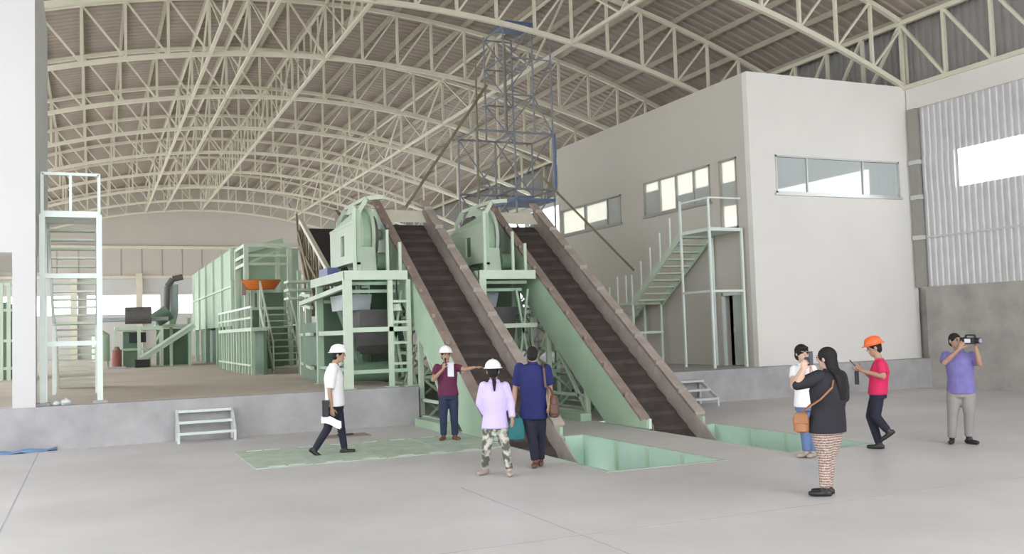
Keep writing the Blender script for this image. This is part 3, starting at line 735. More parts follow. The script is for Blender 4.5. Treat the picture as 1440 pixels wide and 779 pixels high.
# ------------------------------------------------------------------ stair beside the office block
ro = thing('office_stair', 'pale green steel stair with landings climbing the office side wall', 'stair', (15.2, 22, SLZ))
xa, xb = 14.72, 15.74
LZ = 4.47
for xx in (xa, xb):
    MB().bar((xx, 20.35, SLZ), (xx, 20.35, LZ), .06).build('post', M['stairw'], ro)
    MB().bar((xx, 21.65, SLZ), (xx, 21.65, LZ + (.85 if xx == xa else 0)), .055).build('post', M['stairw'], ro)
MB().bar((xa, 20.35, LZ), (xa, 20.35, 5.25), .05).build('rail_post', M['stairw'], ro)
MB().bar((xa, 20.35, 5.25), (xa, 21.65, 5.25), .045).build('handrail', M['stairw'], ro)
MB().bar((xa, 20.35, 5.25), (xb, 20.35, 5.25), .045).build('handrail', M['stairw'], ro)
MB().box(xa, xb, 20.35, 21.65, LZ - .09, LZ).build('landing', M['stairw'], ro)
MB().bar((xa, 20.35, 2.8), (xb, 20.35, 2.8), .055).build('cross_rail', M['stairw'], ro)
MB().bar((xa, 20.35, 2.8), (xa, 21.65, 2.8), .06).build('cross_rail', M['stairw'], ro)
n1 = 10; y0 = 21.65; y1 = 24.3; z1 = 2.66
for k in range(n1):
    t = (k + .5) / n1; y = y0 + (y1 - y0) * t; z = LZ - (LZ - z1) * (k + .6) / n1
    MB().box(xa + .05, xb - .05, y - .15, y + .15, z - .04, z).build('tread', M['greenp'], ro)
for xx in (xa + .02, xb - .02):
    MB().bar((xx, y0, LZ - .05), (xx, y1, z1 - .02), .05, .2).build('stringer', M['greenp'], ro)
    MB().bar((xx, y1 + 1.0, z1), (xx, 28.2, SLZ + .1), .05, .2).build('stringer', M['greenp'], ro)
    for yy in (y1 + .03, y1 + .97): MB().bar((xx, yy, SLZ), (xx, yy, z1), .055).build('post', M['stairw'], ro)
    MB().bar((xx, y1 + .03, 1.75), (xx, y1 + .97, 1.75), .06).build('cross_rail', M['stairw'], ro)
MB().bar((xa, y1, 1.75), (xb, y1, 1.75), .07).build('cross_rail', M['stairw'], ro)
MB().box(xa, xb, y1, y1 + 1.0, z1 - .07, z1).build('landing', M['greenp'], ro)
for k in range(10):
    y = y1 + 1.15 + k * .27; z = z1 - (k + 1) * .17
    MB().box(xa + .05, xb - .05, y - .14, y + .14, z - .04, z).build('tread', M['greenp'], ro)
for k in range(6):
    t = k / 5; y = y0 + (y1 - y0) * t; z = LZ + (z1 - LZ) * t
    MB().bar((xa, y, z), (xa, y, z + .82), .035).build('rail_post', M['stairw'], ro)
for k in range(4):
    y = y1 + .35 + .5 * k; z = z1 - max(0, (k - 1)) * .3
    MB().bar((xa, y, z), (xa, y, z + .82), .035).build('rail_post', M['stairw'], ro)

# ------------------------------------------------------------------ loose steps
def steps(x0, x1, y1, n, tr_, rise, label, mm):
    s = thing('loose_steps', label, 'steps', ((x0 + x1) / 2, y1, 0), 'loose steel steps against the platform')
    for k in range(n):
        z = rise * (k + 1); y = y1 - tr_ * (n - k) + tr_ / 2
        MB().box(x0 + .05, x1 - .05, y - tr_ / 2, y + tr_ / 2, z - .05, z).build('tread', M[mm], s)
    for xx in (x0, x1 - .05):
        MB().box(xx, xx + .05, y1 - .06, y1 - .01, 0, rise * n).build('rear_post', M[mm], s)
        MB().box(xx, xx + .05, y1 - tr_ * n, y1 - tr_ * n + .05, 0, rise).build('front_post', M[mm], s)
        MB().bar((xx + .025, y1 - tr_ * n + .02, rise - .02), (xx + .025, y1 - .03, rise * n - .02), .05, .07).build('side_bar', M[mm], s)
    return s
steps(1.45, 2.53, 19.46, 3, .16, .2, 'pale steel steps leaning against the platform front, left of the walking man in white', 'steel')
steps(12.75, 13.6, 19.46, 3, .26, .2, 'pale steel steps by the office plinth behind the second conveyor foot', 'steel')

# ------------------------------------------------------------------ floor plates
pv = [(2.2, 3.05), (3.08, 4.2), (4.23, 5.3), (5.33, 6.3)]
PLB = ['green checker floor plate at the end of the row, near the loose steps', 'green checker floor plate under the walking man in the white shirt',
       'green checker floor plate between the two men in hard hats', 'green checker floor plate under the man in the maroon shirt']
for k, (a, b) in enumerate(pv):
    sl = .14 * (a - 2.2)
    g = thing('floor_plate', PLB[k], 'floor plate', ((a + b) / 2, 15.6, 0), 'green floor plates')
    y0, y1 = 14.5, 16.9
    MB().box(a, b, y0, y1, 0.001, .014).build('plate', M['plate'], g)
    for yy in (y0 + .1, y1 - .1):
        for xx in (a + .2, b - .35): MB().box(xx, xx + .25, yy - .04, yy + .04, .012, .02).build('lifting_lug', M['steel'], g)
dr = thing('drain_cover', 'rusty drain cover in the floor behind the walking man', 'cover', (4.3, 18.2, 0))
MB().box(4.0, 4.9, 17.9, 18.4, .001, .02).build('lid', M['rust'], dr)
MB().box(4.3, 4.6, 18.1, 18.2, .02, .05).build('handle', M['dark'], dr)
tp = MB()
nn = 14; vs = []
for i in range(nn + 1):
    x = -2.6 + i * 2.0 / nn; w = .26 * (1 - (i / nn) ** 2) + .03
    for j in range(5):
        q = j / 4; vs.append((x, 19.42 - w * q, .01 + .05 * math.sin(q * 3.14) + .02 * math.sin(i * 1.7 + j)))
tp.add(vs, [(i * 5 + j, (i + 1) * 5 + j, (i + 1) * 5 + j + 1, i * 5 + j + 1) for i in range(nn) for j in range(4)])
o = tp.build('folded_tarp', M['tarp'], smooth=True, off=(-1.6, 19.3, 0)); tag(o, 'strip of blue tarp lying along the foot of the platform', 'tarp')
o.modifiers.new('s', 'SOLIDIFY').thickness = .01
for k, (x, y, r, lb) in enumerate(((-.62, 19.7, .07, 'small pale rubble lump on the platform edge, close to the stair tower post'), (-.45, 19.62, .1, 'larger pale rubble lump on the platform edge between the stair tower posts'))):
    bm = bmesh.new(); bmesh.ops.create_icosphere(bm, subdivisions=2, radius=r)
    for v in bm.verts: v.co *= random.uniform(.8, 1.15)
    for v in bm.verts: v.co.z = max(-r * .55, v.co.z * .8)
    me = bpy.data.meshes.new('rubble_lump'); bm.to_mesh(me); bm.free(); me.materials.append(M['steel'])
    o = bpy.data.objects.new('rubble_lump', me); COL.objects.link(o); o.location = (x, y, SLZ + r * .55 + .002); tag(o, lb, 'rubble')

# ------------------------------------------------------------------ blue scaffold
sc = thing('scaffold_tower', 'blue tube scaffold tower rising behind the second conveyor to the roof', 'scaffold', (12.4, 28, SLZ))
def leg(x, y, z0, z1, mm='bluegrey', r=.032): MB().tube((x, y, z0), (x, y, z1), r, seg=8).build('upright', M[mm], sc)
for x in (10.95, 12.25, 13.6):
    for y in (27, 28.6): leg(x, y, SLZ, 8.2)
for x in (11.95, 12.95):
    for y in (27, 28.6): leg(x, y, 8.2, 11.7)
leg(10.9, 26.8, 6, 10.2, 'brown', .03); leg(13.6, 27, 8.2, 11.1)
MB().tube((12.95, 27, 10.6), (13.6, 27, 10.6), .025, seg=6).build('ledger', M['bluegrey'], sc); MB().tube((12.95, 27, 9.4), (13.6, 27, 10.6), .025, seg=6).build('brace', M['bluegrey'], sc); MB().tube((13.6, 27, 8.2), (12.95, 27, 9.4), .025, seg=6).build('brace', M['bluegrey'], sc)
0; leg(12.0, 27, 8.2, 11.0, 'brown', .03)
for z in (2.8, 4.6, 6.4, 8.2):
    for y in (27, 28.6): MB().tube((10.95, y, z), (13.6, y, z), .035, seg=8).build('ledger', M['bluegrey'], sc)
    for x in (10.95, 12.25, 13.6): MB().tube((x, 27, z), (x, 28.6, z), .03, seg=8).build('transom', M['bluegrey'], sc)
    for (a, b) in ((10.95, 12.25), (12.25, 13.6)):
        MB().tube((a, 27, z - 1.8), (b, 27, z), .025, seg=6).build('brace', M['bluegrey'], sc); MB().tube((b, 28.6, z - 1.8), (a, 28.6, z), .025, seg=6).build('brace', M['bluegrey'], sc)
for z in (9.4, 10.6, 11.6):
    for y in (27, 28.6): MB().tube((11.95, y, z), (12.95, y, z), .03, seg=8).build('ledger', M['bluegrey'], sc)
    for x in (11.95, 12.95): MB().tube((x, 27, z), (x, 28.6, z), .03, seg=8).build('transom', M['bluegrey'], sc)
    MB().tube((11.95, 27, z - 1.2), (12.95, 27, z), .022, seg=6).build('brace', M['bluegrey'], sc); MB().tube((12.95, 28.6, z - 1.2), (11.95, 28.6, z), .022, seg=6).build('brace', M['bluegrey'], sc)
MB().box(12.0, 13.1, 26.9, 28.0, 11.68, 11.76).build('top_deck', M['blue'], sc)
MB().box(12.2, 13.6, 26.95, 28.6, 6.02, 6.1).build('deck', M['blue'], sc)
MB().tube((13.0, 26.6, 6.7), (15.6, 25.6, 3.7), .035, seg=8).build('raking_brace', M['brown'], sc)
MB().tube((11.3, 26.9, 9.6), (8.3, 26.0, 5.6), .045, seg=8).build('raking_brace', M['brown'], sc)
MB().box(10.9, 13.65, 26.95, 28.65, SLZ, SLZ + .05).build('sole_board', M['brown'], sc)
MB().tube((13.65, 27, 6.4), (13.65, 27, 8.2), .05, seg=8).build('ladder_rail', M['blue'], sc)

# ------------------------------------------------------------------ light
w = bpy.data.worlds.new('sky'); S.world = w; w.use_nodes = True
bg = w.node_tree.nodes['Background']; bg.inputs['Color'].default_value = (0.92, 0.96, 1.0, 1); bg.inputs['Strength'].default_value = 1.6
S.view_settings.view_transform = 'Standard'; S.view_settings.look = 'None'
S.view_settings.gamma = 1.0; S.view_settings.use_curve_mapping = False
S.view_settings.exposure = 1.4
S.cycles.diffuse_bounces = 6; S.cycles.max_bounces = 10; S.cycles.use_denoising = True
S.cycles.sample_clamp_indirect = 8
# ------------------------------------------------------------------ people
def nrm(v): return V(v).normalized()
def loft(mb, rings, seg=16):
    """rings: (centre, rx vector, ry vector)"""
    vs = []
    for c, a, b in rings:
        for k in range(seg):
            t = 2 * math.pi * k / seg; vs.append(V(c) + V(a) * math.cos(t) + V(b) * math.sin(t))
    n = len(rings); o = len(vs)
    vs += [V(rings[0][0]), V(rings[-1][0])]
    fs = [(j * seg + k, j * seg + (k + 1) % seg, (j + 1) * seg + (k + 1) % seg, (j + 1) * seg + k) for j in range(n - 1) for k in range(seg)]
    fs += [((k + 1) % seg, k, o) for k in range(seg)] + [((n - 1) * seg + k, (n - 1) * seg + (k + 1) % seg, o + 1) for k in range(seg)]
    return mb.add(vs, fs)
def ell(mb, c, ax, ay, az, n=10, seg=16):
    """ellipsoid from three axis vectors"""
    rings = []
    for i in range(n + 1):
        t = -math.pi / 2 + math.pi * i / n; s = max(.02, math.cos(t))
        rings.append((V(c) + V(az) * math.sin(t), V(ax) * s, V(ay) * s))
    return loft(mb, rings, seg)
def limb(mb, pts, rad, seg=12, caps=True):
    pts = [V(p) for p in pts]
    for i in range(len(pts) - 1):
        a, b = pts[i], pts[i + 1]; d = (b - a)
        if d.length < 1e-5: continue
        d.normalize(); u = V((0, 0, 1)) if abs(d.z) < .9 else V((1, 0, 0))
        x = d.cross(u).normalized(); y = x.cross(d)
        loft(mb, [(a, x * rad[i], y * rad[i]), (a.lerp(b, .5), x * (rad[i] + rad[i + 1]) / 2, y * (rad[i] + rad[i + 1]) / 2), (b, x * rad[i + 1], y * rad[i + 1])], seg)
    for i, p in enumerate(pts):
        if caps or 0 < i < len(pts) - 1:
            r = rad[i] * .99; ell(mb, p, V((r, 0, 0)), V((0, r, 0)), V((0, 0, r)), 8, seg)
    return mb
def flatend(mb, pts, rad, seg=14):      # limb with open flat ends (cuffs), joints rounded
    return limb(mb, pts, rad, seg, caps=False)
def fuse(mb, voxel, smooth, extra=None):
    """one continuous surface: voxel union and smoothing, evaluated to a mesh"""
    me = bpy.data.meshes.new('tmp'); me.from_pydata(mb.v, [], mb.f)
    bm = bmesh.new(); bm.from_mesh(me); bmesh.ops.recalc_face_normals(bm, faces=bm.faces); bm.to_mesh(me); bm.free()
    o = bpy.data.objects.new('tmp', me); COL.objects.link(o)
    r = o.modifiers.new('r', 'REMESH'); r.mode = 'VOXEL'; r.voxel_size = voxel; r.use_smooth_shade = True
    if smooth:
        s = o.modifiers.new('s', 'SMOOTH'); s.factor = .5; s.iterations = smooth
    dg = bpy.context.evaluated_depsgraph_get(); dg.update()
    out = bpy.data.meshes.new_from_object(o.evaluated_get(dg))
    bpy.data.objects.remove(o)
    return out
def part(name, me, m, root, smooth=True, label=None):
    me.name = name; me.materials.clear(); me.materials.append(m)
    if smooth:
        for p in me.polygons: p.use_smooth = True
    o = bpy.data.objects.new(name, me); COL.objects.link(o); o.parent = root
    if label: o['label'] = label
    return o
def local(mb, name, m, root, smooth=True):   # mesh given in the person's own coordinates
    me = bpy.data.meshes.new(name); me.from_pydata(mb.v, [], mb.f)
    bm = bmesh.new(); bm.from_mesh(me); bmesh.ops.recalc_face_normals(bm, faces=bm.faces); bm.to_mesh(me); bm.free()
    return part(name, me, m, root, smooth)

def hand(mb, w, d, pn, thumb, curl, k=1.0):
    """palm and five fingers. w wrist, d pointing direction, pn palm normal (fingers curl towards it), thumb side direction"""
    d = nrm(d); pn = V(pn); pn = nrm(pn - d * pn.dot(d)); th = d.cross(pn)
    if th.dot(V(thumb)) < 0: th = -th
    w = V(w)
    loft(mb, [(w, th * .026 * k, pn * .018 * k), (w + d * .03 * k, th * .034 * k, pn * .017 * k), (w + d * .085 * k, th * .042 * k, pn * .014 * k), (w + d * .095 * k, th * .036 * k, pn * .011 * k)], 14)
    for i, (off, ln) in enumerate(((.031, .072), (.011, .080), (-.010, .074), (-.030, .058))):
        p = w + d * (.082 - .004 * abs(i - 1.4)) * k + th * off * k
        pts = [p]; a = curl * .35; q = p
        for sgm in (.42, .32, .26):
            dirv = d * math.cos(a) + pn * math.sin(a) + th * off * .6
            q = q + nrm(dirv) * ln * sgm * k; pts.append(q); a += curl * .75
        limb(mb, pts, [.0098 * k, .0092 * k, .0085 * k, .0072 * k], 8)
    p = w + d * .03 * k + th * .03 * k
    a = nrm(d * .65 + th * .8 + pn * .25); b = nrm(d * .9 + th * .25 + pn * .5 * (curl + .3))
    limb(mb, [p - th * .01, p + a * .034 * k, p + a * .034 * k + b * .028 * k, p + a * .034 * k + b * .052 * k], [.014 * k, .0115 * k, .0105 * k, .0085 * k], 8)

UP = V((0, 0, 1))
def pmat(name, col, **k): return mat(name, col, k.pop('rough', .8), **k)
SKIN = [pmat('skin_warm', (.50, .30, .21), rough=.55, var=.06), pmat('skin_tan', (.42, .25, .17), rough=.55, var=.06), pmat('skin_light', (.60, .40, .30), rough=.55, var=.06)]
HAIR = pmat('black_hair', (.010, .008, .008), rough=.75, var=.2, scale=30)
EYE = pmat('dark_eye', (.03, .02, .02), rough=.3)
LIP = pmat('lips', (.38, .16, .13), rough=.5)
WHITEH = pmat('white_hard_hat_shell', (.85, .85, .83), rough=.35, var=.03)
ORANGEH = pmat('orange_hard_hat_shell', (.80, .16, .05), rough=.35, var=.03)

def person(key, label, skin, face, lean=0.0, hat=None, hair='short', shirt=None, sleeve=.55, hem=0, trousers=None, shoe=None, hd=None, female=False, girth=1.0, tuck=False):
    D = P[key]; n = V((D['n'][0], D['n'][1], 0)).normalized(); R = V((n.y, -n.x, 0))
    J = {k: V(v) for k, v in D['J'].items()}
    root = thing('person', label, 'person', D['loc'])
    # put the lower sole on the floor
    zmin = min(J['al'].z, J['ar'].z)
    dz = .085 - zmin
    for k in J: J[k] = J[k] + V((0, 0, dz if k[:1] in 'akt' and k != 'top' else dz * .5))
    ff = nrm(R * face[0] - n * face[1]); lat = nrm(ff.cross(UP))        # face forward, person's right
    top, chin = J['top'], J['chin']
    if hat: top = top - UP * .035
    if top.z - chin.z > .245: chin = V((chin.x, chin.y, top.z - .245))
    if top.z - chin.z < .215: chin = V((chin.x, chin.y, top.z - .215))
    hh = (top.z - chin.z); hc = (top + chin) / 2
    k = hh / .23
    fp = nrm(ff + UP * lean)                                            # pitched face
    hu = nrm(lat.cross(fp)) ;
    if hu.z < 0: hu = -hu
    sl, sr, hl, hr = J['sl'], J['sr'], J['hl'], J['hr']
    sm = (sl + sr) / 2; hm = (hl + hr) / 2
    sv = sr - sl; hsw = max(.135, sv.length / 2); slat = nrm(V((sv.x, sv.y, sv.z)))
    hv = hr - hl; hlat = nrm(V((hv.x, hv.y, 0)))
    sfw = nrm(UP.cross(slat)); hfw = nrm(UP.cross(hlat))
    if sfw.dot(ff) < -.3 and not D.get('noflip'): pass
    g = girth
    nb = sm + UP * .05
    def torso(mb, ex, zlow=None, neck=True):
        rings = []
        lo = hm - UP * .09 if zlow is None else V((hm.x, hm.y, zlow))
        rings.append((lo, hlat * (.160 * g + ex), hfw * (.112 * g + ex)))
        rings.append((hm, hlat * (.162 * g + ex), hfw * (.115 * g + ex)))
        q = hm.lerp(sm, .35); l2 = nrm(hlat.lerp(slat, .4)); f2 = nrm(hfw.lerp(sfw, .4))
        rings.append((q, l2 * ((.142 if not female else .13) * g + ex), f2 * (.108 * g + ex)))
        q = hm.lerp(sm, .72); rings.append((q, slat * (.162 * g + ex), sfw * (.118 * g + ex)))
        q = hm.lerp(sm, .93); rings.append((q, slat * (hsw * .98 + ex * .6), sfw * (.094 * g + ex)))
        rings.append((sm + UP * .03, slat * (hsw * .72 + ex * .5), sfw * (.07 + ex)))
        rings.append((nb + UP * .01, slat * (.066 + ex * .6), sfw * (.06 + ex * .6)))
        loft(mb, rings, 20)
    # ---- body
    b = MB(); torso(b, 0)
    limb(b, [nb - UP * .02, hc - UP * hh * .1 - ff * .015], [.058, .052], 14)
    ell(b, hc + hu * .02 * k - fp * .008, lat * .076 * k, fp * .096 * k, hu * .098 * k)
    ell(b, hc - hu * .045 * k + fp * .022 * k, lat * .058 * k, fp * .062 * k, hu * .066 * k)
    ell(b, hc - hu * .092 * k + fp * .060 * k, lat * .026 * k, fp * .022 * k, hu * .02 * k, 6, 10)
    arms = {}
    for s, e, w in (('sl', 'el', 'wl'), ('sr', 'er', 'wr')):
        limb(b, [J[s], J[s].lerp(J[e], .5), J[e], J[e].lerp(J[w], .4), J[w]], [.052 * g, .047 * g, .040, .039, .027], 14)
    for h, kn, a in (('hl', 'kl', 'al'), ('hr', 'kr', 'ar')):
        limb(b, [J[h], J[h].lerp(J[kn], .5), J[kn], J[kn].lerp(J[a], .4), J[a]], [.085 * g, .075 * g, .054, .054, .036], 14)
    m1 = fuse(b, .014, 5)
    b2 = MB(); b2.v = [v.co.copy() for v in m1.vertices]; b2.f = [tuple(p.vertices) for p in m1.polygons]
    # face details, ears, hands, feet
    loft(b2, [(hc + hu * .022 * k + fp * .088 * k, lat * .007 * k, fp * .006 * k), (hc - hu * .012 * k + fp * .104 * k, lat * .013 * k, fp * .014 * k), (hc - hu * .024 * k + fp * .092 * k, lat * .014 * k, fp * .010 * k)], 10)
    for s in (-1, 1):
        ell(b2, hc + lat * .077 * k * s - fp * .006, lat * .010 * k, fp * .020 * k, hu * .032 * k, 6, 10)
        ell(b2, hc + lat * .032 * k * s + fp * .083 * k + hu * .034 * k, lat * .022 * k, fp * .010 * k, hu * .008 * k, 6, 10)
    ell(b2, hc - hu * .052 * k + fp * .080 * k, lat * .024 * k, fp * .010 * k, hu * .010 * k, 6, 10)
    hd = hd or {}
    for side, e, w in (('l', 'el', 'wl'), ('r', 'er', 'wr')):
        fd = nrm(J[w] - J[e])
        spec = hd.get(side)
        if spec: d_, pn, tb, cu = spec
        else: d_, pn, tb, cu = fd, (hm - J[w]), ff, .55
        f3 = lambda q: q if isinstance(q, V) else V(q)
        hand(b2, J[w] - fd * .01, f3(d_), f3(pn), f3(tb), cu, .98 if not female else .9)
    me = fuse(b2, .0055, 2)
    part('body', me, skin, root)
    for s in (-1, 1):
        e = MB(); ell(e, hc + lat * .031 * k * s + fp * .0885 * k + hu * .016 * k, lat * .012 * k, fp * .006 * k, hu * .007 * k, 6, 10); local(e, 'eye', EYE, root)
        if not hat or True:
            e = MB(); ell(e, hc + lat * .033 * k * s + fp * .090 * k + hu * .038 * k, lat * .020 * k, fp * .006 * k, hu * .004 * k, 6, 10); local(e, 'eyebrow', HAIR, root)
    e = MB(); ell(e, hc - hu * .053 * k + fp * .087 * k, lat * .022 * k, fp * .006 * k, hu * .006 * k, 6, 10); local(e, 'mouth', LIP, root)
    # ---- hair
    h = MB()
    if hair == 'short':
        ell(h, hc + hu * .034 * k - fp * .014 * k, lat * .083 * k, fp * .096 * k, hu * .092 * k)
        ell(h, hc - hu * .01 * k - fp * .045 * k, lat * .074 * k, fp * .058 * k, hu * .075 * k)
        hm_ = fuse(h, .009, 2)
    elif hair == 'bob':
        ell(h, hc + hu * .036 * k - fp * .016 * k, lat * .092 * k, fp * .105 * k, hu * .096 * k)
        ell(h, hc + hu * .075 * k + fp * .05 * k, lat * .07 * k, fp * .05 * k, hu * .035 * k)
        ell(h, hc - hu * .02 * k - fp * .05 * k, lat * .085 * k, fp * .06 * k, hu * .085 * k)
        hm_ = fuse(h, .009, 2)
    else:
        ell(h, hc + hu * .034 * k - fp * .016 * k, lat * .09 * k, fp * .102 * k, hu * .097 * k)
        loft(h, [(hc + hu * .03 - fp * .04, lat * .088, fp * .075), (hc - hu * .10 - fp * .07, lat * .095, fp * .06), (sm + UP * .02 - fp * .125, lat * .11, fp * .05), (sm - UP * .14 - fp * .145, lat * .10, fp * .04), (sm - UP * .25 - fp * .14, lat * .06, fp * .025)], 18)
        hm_ = fuse(h, .01, 3)
    part('hair', hm_, HAIR, root)
    # ---- hat
    if hat:
        c0 = hc + hu * .058 * k - fp * .006
        hb = MB(); rings = []
        for i in range(9):
            t = math.pi / 2 * i / 8; s = max(.03, math.cos(t))
            rings.append((c0 + hu * .112 * k * math.sin(t), lat * .108 * k * s, fp * .132 * k * s))
        loft(hb, rings, 26)
        ell(hb, c0 + hu * .055 * k, lat * .018 * k, fp * .118 * k, hu * .066 * k, 10, 14)
        ht = local(hb, 'hard_hat', hat, root)
        br = MB(); loft(br, [(c0 - hu * .006, lat * .112 * k, fp * .136 * k), (c0 - hu * .010 + fp * .006, lat * .126 * k, fp * .160 * k), (c0 - hu * .002 + fp * .006, lat * .126 * k, fp * .160 * k), (c0 + hu * .004, lat * .110 * k, fp * .134 * k)], 26)
        local(br, 'brim', hat, ht)
    # ---- clothes
    if trousers:
        c = MB()
        loft(c, [(hm - UP * .10, hlat * (.172 * g), hfw * (.122 * g)), (hm, hlat * (.178 * g), hfw * (.128 * g)), (hm + UP * .10, hlat * (.138 * g), hfw * (.100 * g))], 20)
        for hq, kn, a in (('hl', 'kl', 'al'), ('hr', 'kr', 'ar')):
            w = trousers[1]
            e_ = J[a].lerp(J[kn], .02)
            limb(c, [J[hq], J[hq].lerp(J[kn], .5), J[kn], J[kn].lerp(J[a], .5)], [.098 * g * w, .090 * g * w, .073 * w, .066 * w], 16)
            flatend(c, [J[kn].lerp(J[a], .5), e_], [.066 * w, .058 * w], 16)
        part('trousers', fuse(c, .011, 3), trousers[0], root)
    if shirt:
        c = MB(); torso(c, .028, zlow=hm.z + hem)
        for s, e, w in (('sl', 'el', 'wl'), ('sr', 'er', 'wr')):
            if sleeve <= 1:
                q = J[s].lerp(J[e], sleeve); limb(c, [J[s], J[s].lerp(q, .5)], [.068 * g, .066 * g], 16); flatend(c, [J[s].lerp(q, .5), q], [.066 * g, .066 * g], 16)
            else:
                q = J[e].lerp(J[w], sleeve - 1)
                limb(c, [J[s], J[s].lerp(J[e], .5), J[e], J[e].lerp(q, .6)], [.066 * g, .061 * g, .054, .048], 16); flatend(c, [J[e].lerp(q, .6), q], [.048, .044], 16)
        so = part('shirt', fuse(c, .011, 3), shirt, root)
        cl = MB(); loft(cl, [(nb - UP * .0, slat * .085, sfw * .078), (nb + UP * .035, slat * .068, sfw * .064), (nb + UP * .045, slat * .062, sfw * .058), (nb + UP * .02, slat * .06, sfw * .056)], 18); local(cl, 'collar', shirt, so)
    for a, t in (('al', 'tl'), ('ar', 'tr')):
        A, T = J[a], J[t]
        dr = T - A; flat = V((dr.x, dr.y, 0))
        if flat.length < .05: flat = -n * .15
        fl2 = nrm(flat)
        pitch = 0.0
        base = A.z - .085
        if base > .03: fd = nrm(fl2 - UP * .75)
        else: base = 0.0; fd = fl2
        fu = nrm(fd.cross(UP).cross(fd)); 
        if fu.z < 0: fu = -fu
        la = fd.cross(fu)
        c = MB(); o = A - fu * .055
        if base == 0.0: o.z = .036
        loft(c, [(o - fd * .075, la * .022, fu * .022), (o - fd * .06, la * .033, fu * .034), (o, la * .040, fu * .036), (o + fd * .09, la * .047, fu * .034 ), (o + fd * .15, la * .040, fu * .030), (o + fd * .178, la * .02, fu * .02)], 16)
        loft(c, [(o + fu * .01, la * .040, fd * .058), (A + fu * .02, la * .040, fd * .046)], 16)
        sh = part('shoe', fuse(c, .008, 2), shoe, root)
        mz = min(v.co.z for v in sh.data.vertices)
        if base == 0.0:
            for v in sh.data.vertices: v.co.z += -mz * max(0, 1 - (v.co.z - mz) / .1) + .001
    return root, J, dict(n=n, R=R, ff=ff, lat=lat, fp=fp, hu=hu, hc=hc, k=k, sm=sm, hm=hm, nb=nb, slat=slat, sfw=sfw, top=top)
def W_(root, p): return V(p) + root.location

P = {}
P['white']=dict(loc=(3.62,15.52,0),n=(0.227,0.974),J={"top":(0.073,-0.017,1.768),"chin":(0.118,-0.028,1.473),"neck":(0.028,-0.007,1.476),"sl":(0.054,0.162,1.389),"sr":(-0.034,-0.167,1.401),"el":(0.076,0.229,1.078),"wl":(0.157,0.189,0.827),"er":(-0.112,-0.22,1.05),"wr":(-0.082,-0.217,0.761),"hl":(0.046,0.071,0.841),"hr":(-0.002,-0.082,0.852),"kl":(0.13,0.062,0.438),"al":(0.177,0.041,0.075),"tl":(0.379,-0.006,-0.007),"kr":(-0.124,-0.064,0.42),"ar":(-0.32,-0.028,0.109),"tr":(-0.179,-0.061,-0.025)})
P['maroon']=dict(loc=(5.88,16.19,0),n=(0.342,0.940),J={"top":(-0.03,0.011,1.677),"chin":(-0.037,0.014,1.394),"neck":(-0.025,0.009,1.381),"sr":(-0.184,0.067,1.31),"sl":(0.13,-0.047,1.299),"er":(-0.301,-0.018,1.088),"wr":(-0.164,-0.217,1.29),"el":(0.264,-0.16,1.257),"wl":(0.419,-0.259,1.291),"hr":(-0.087,0.032,0.832),"hl":(0.069,-0.025,0.827),"kr":(-0.107,0.007,0.452),"ar":(-0.106,0.039,0.081),"tr":(-0.234,-0.128,0.042),"kl":(0.073,-0.058,0.445),"al":(0.086,-0.031,0.073),"tl":(0.109,-0.22,0.012)})
P['lilac']=dict(loc=(4.98,11.91,0),n=(0.386,0.923),J={"top":(-0.012,0.005,1.523),"chin":(-0.001,0.001,1.253),"neck":(-0.001,0.001,1.253),"sl":(-0.128,0.053,1.181),"sr":(0.139,-0.058,1.171),"el":(-0.18,0.097,0.951),"wl":(-0.10,0.10,0.80),"er":(0.212,-0.067,0.947),"wr":(0.184,-0.163,0.744),"hl":(-0.072,0.03,0.613),"hr":(0.07,-0.029,0.608),"kl":(-0.127,0.02,0.322),"al":(-0.102,0.151,0.057),"tl":(-0.248,0.049,0.054),"kr":(0.093,-0.125,0.33),"ar":(0.121,-0.159,0.047),"tr":(0.056,-0.327,0.018)})
P['navy']=dict(loc=(5.78,12.29,0),n=(0.425,0.905),J={"top":(-0.024,0.011,1.696),"chin":(-0.022,0.01,1.463),"neck":(-0.022,0.01,1.473),"sl":(-0.199,0.093,1.408),"sr":(0.15,-0.071,1.376),"el":(-0.246,0.16,1.113),"wl":(-0.312,0.08,0.859),"er":(0.206,-0.053,1.109),"wr":(0.129,-0.171,0.888),"hl":(-0.097,0.046,0.767),"hr":(0.031,-0.015,0.763),"kl":(-0.087,-0.026,0.42),"al":(-0.055,-0.029,0.088),"tl":(-0.159,-0.201,0.067),"kr":(0.075,0.031,0.423),"ar":(0.099,0.108,0.08),"tr":(0.025,-0.045,0.053)})
P['girl']=dict(loc=(9.39,10.78,0),n=(0.657,0.754),J={"top":(-0.056,0.049,1.576),"chin":(-0.028,0.024,1.32),"neck":(-0.05,0.044,1.31),"sl":(-0.095,0.149,1.227),"sr":(0.057,-0.05,1.226),"el":(-0.235,0.046,0.993),"wl":(-0.189,-0.127,1.259),"er":(0.012,-0.143,0.988),"wr":(-0.116,-0.217,1.238),"hl":(-0.063,0.055,0.739),"hr":(0.04,-0.035,0.739),"kl":(-0.067,0.031,0.366),"al":(-0.043,0.037,0.03),"tl":(-0.17,0.042,-0.011),"kr":(0.021,-0.045,0.366),"ar":(0.03,-0.026,0.031),"tr":(-0.094,-0.077,-0.014)})
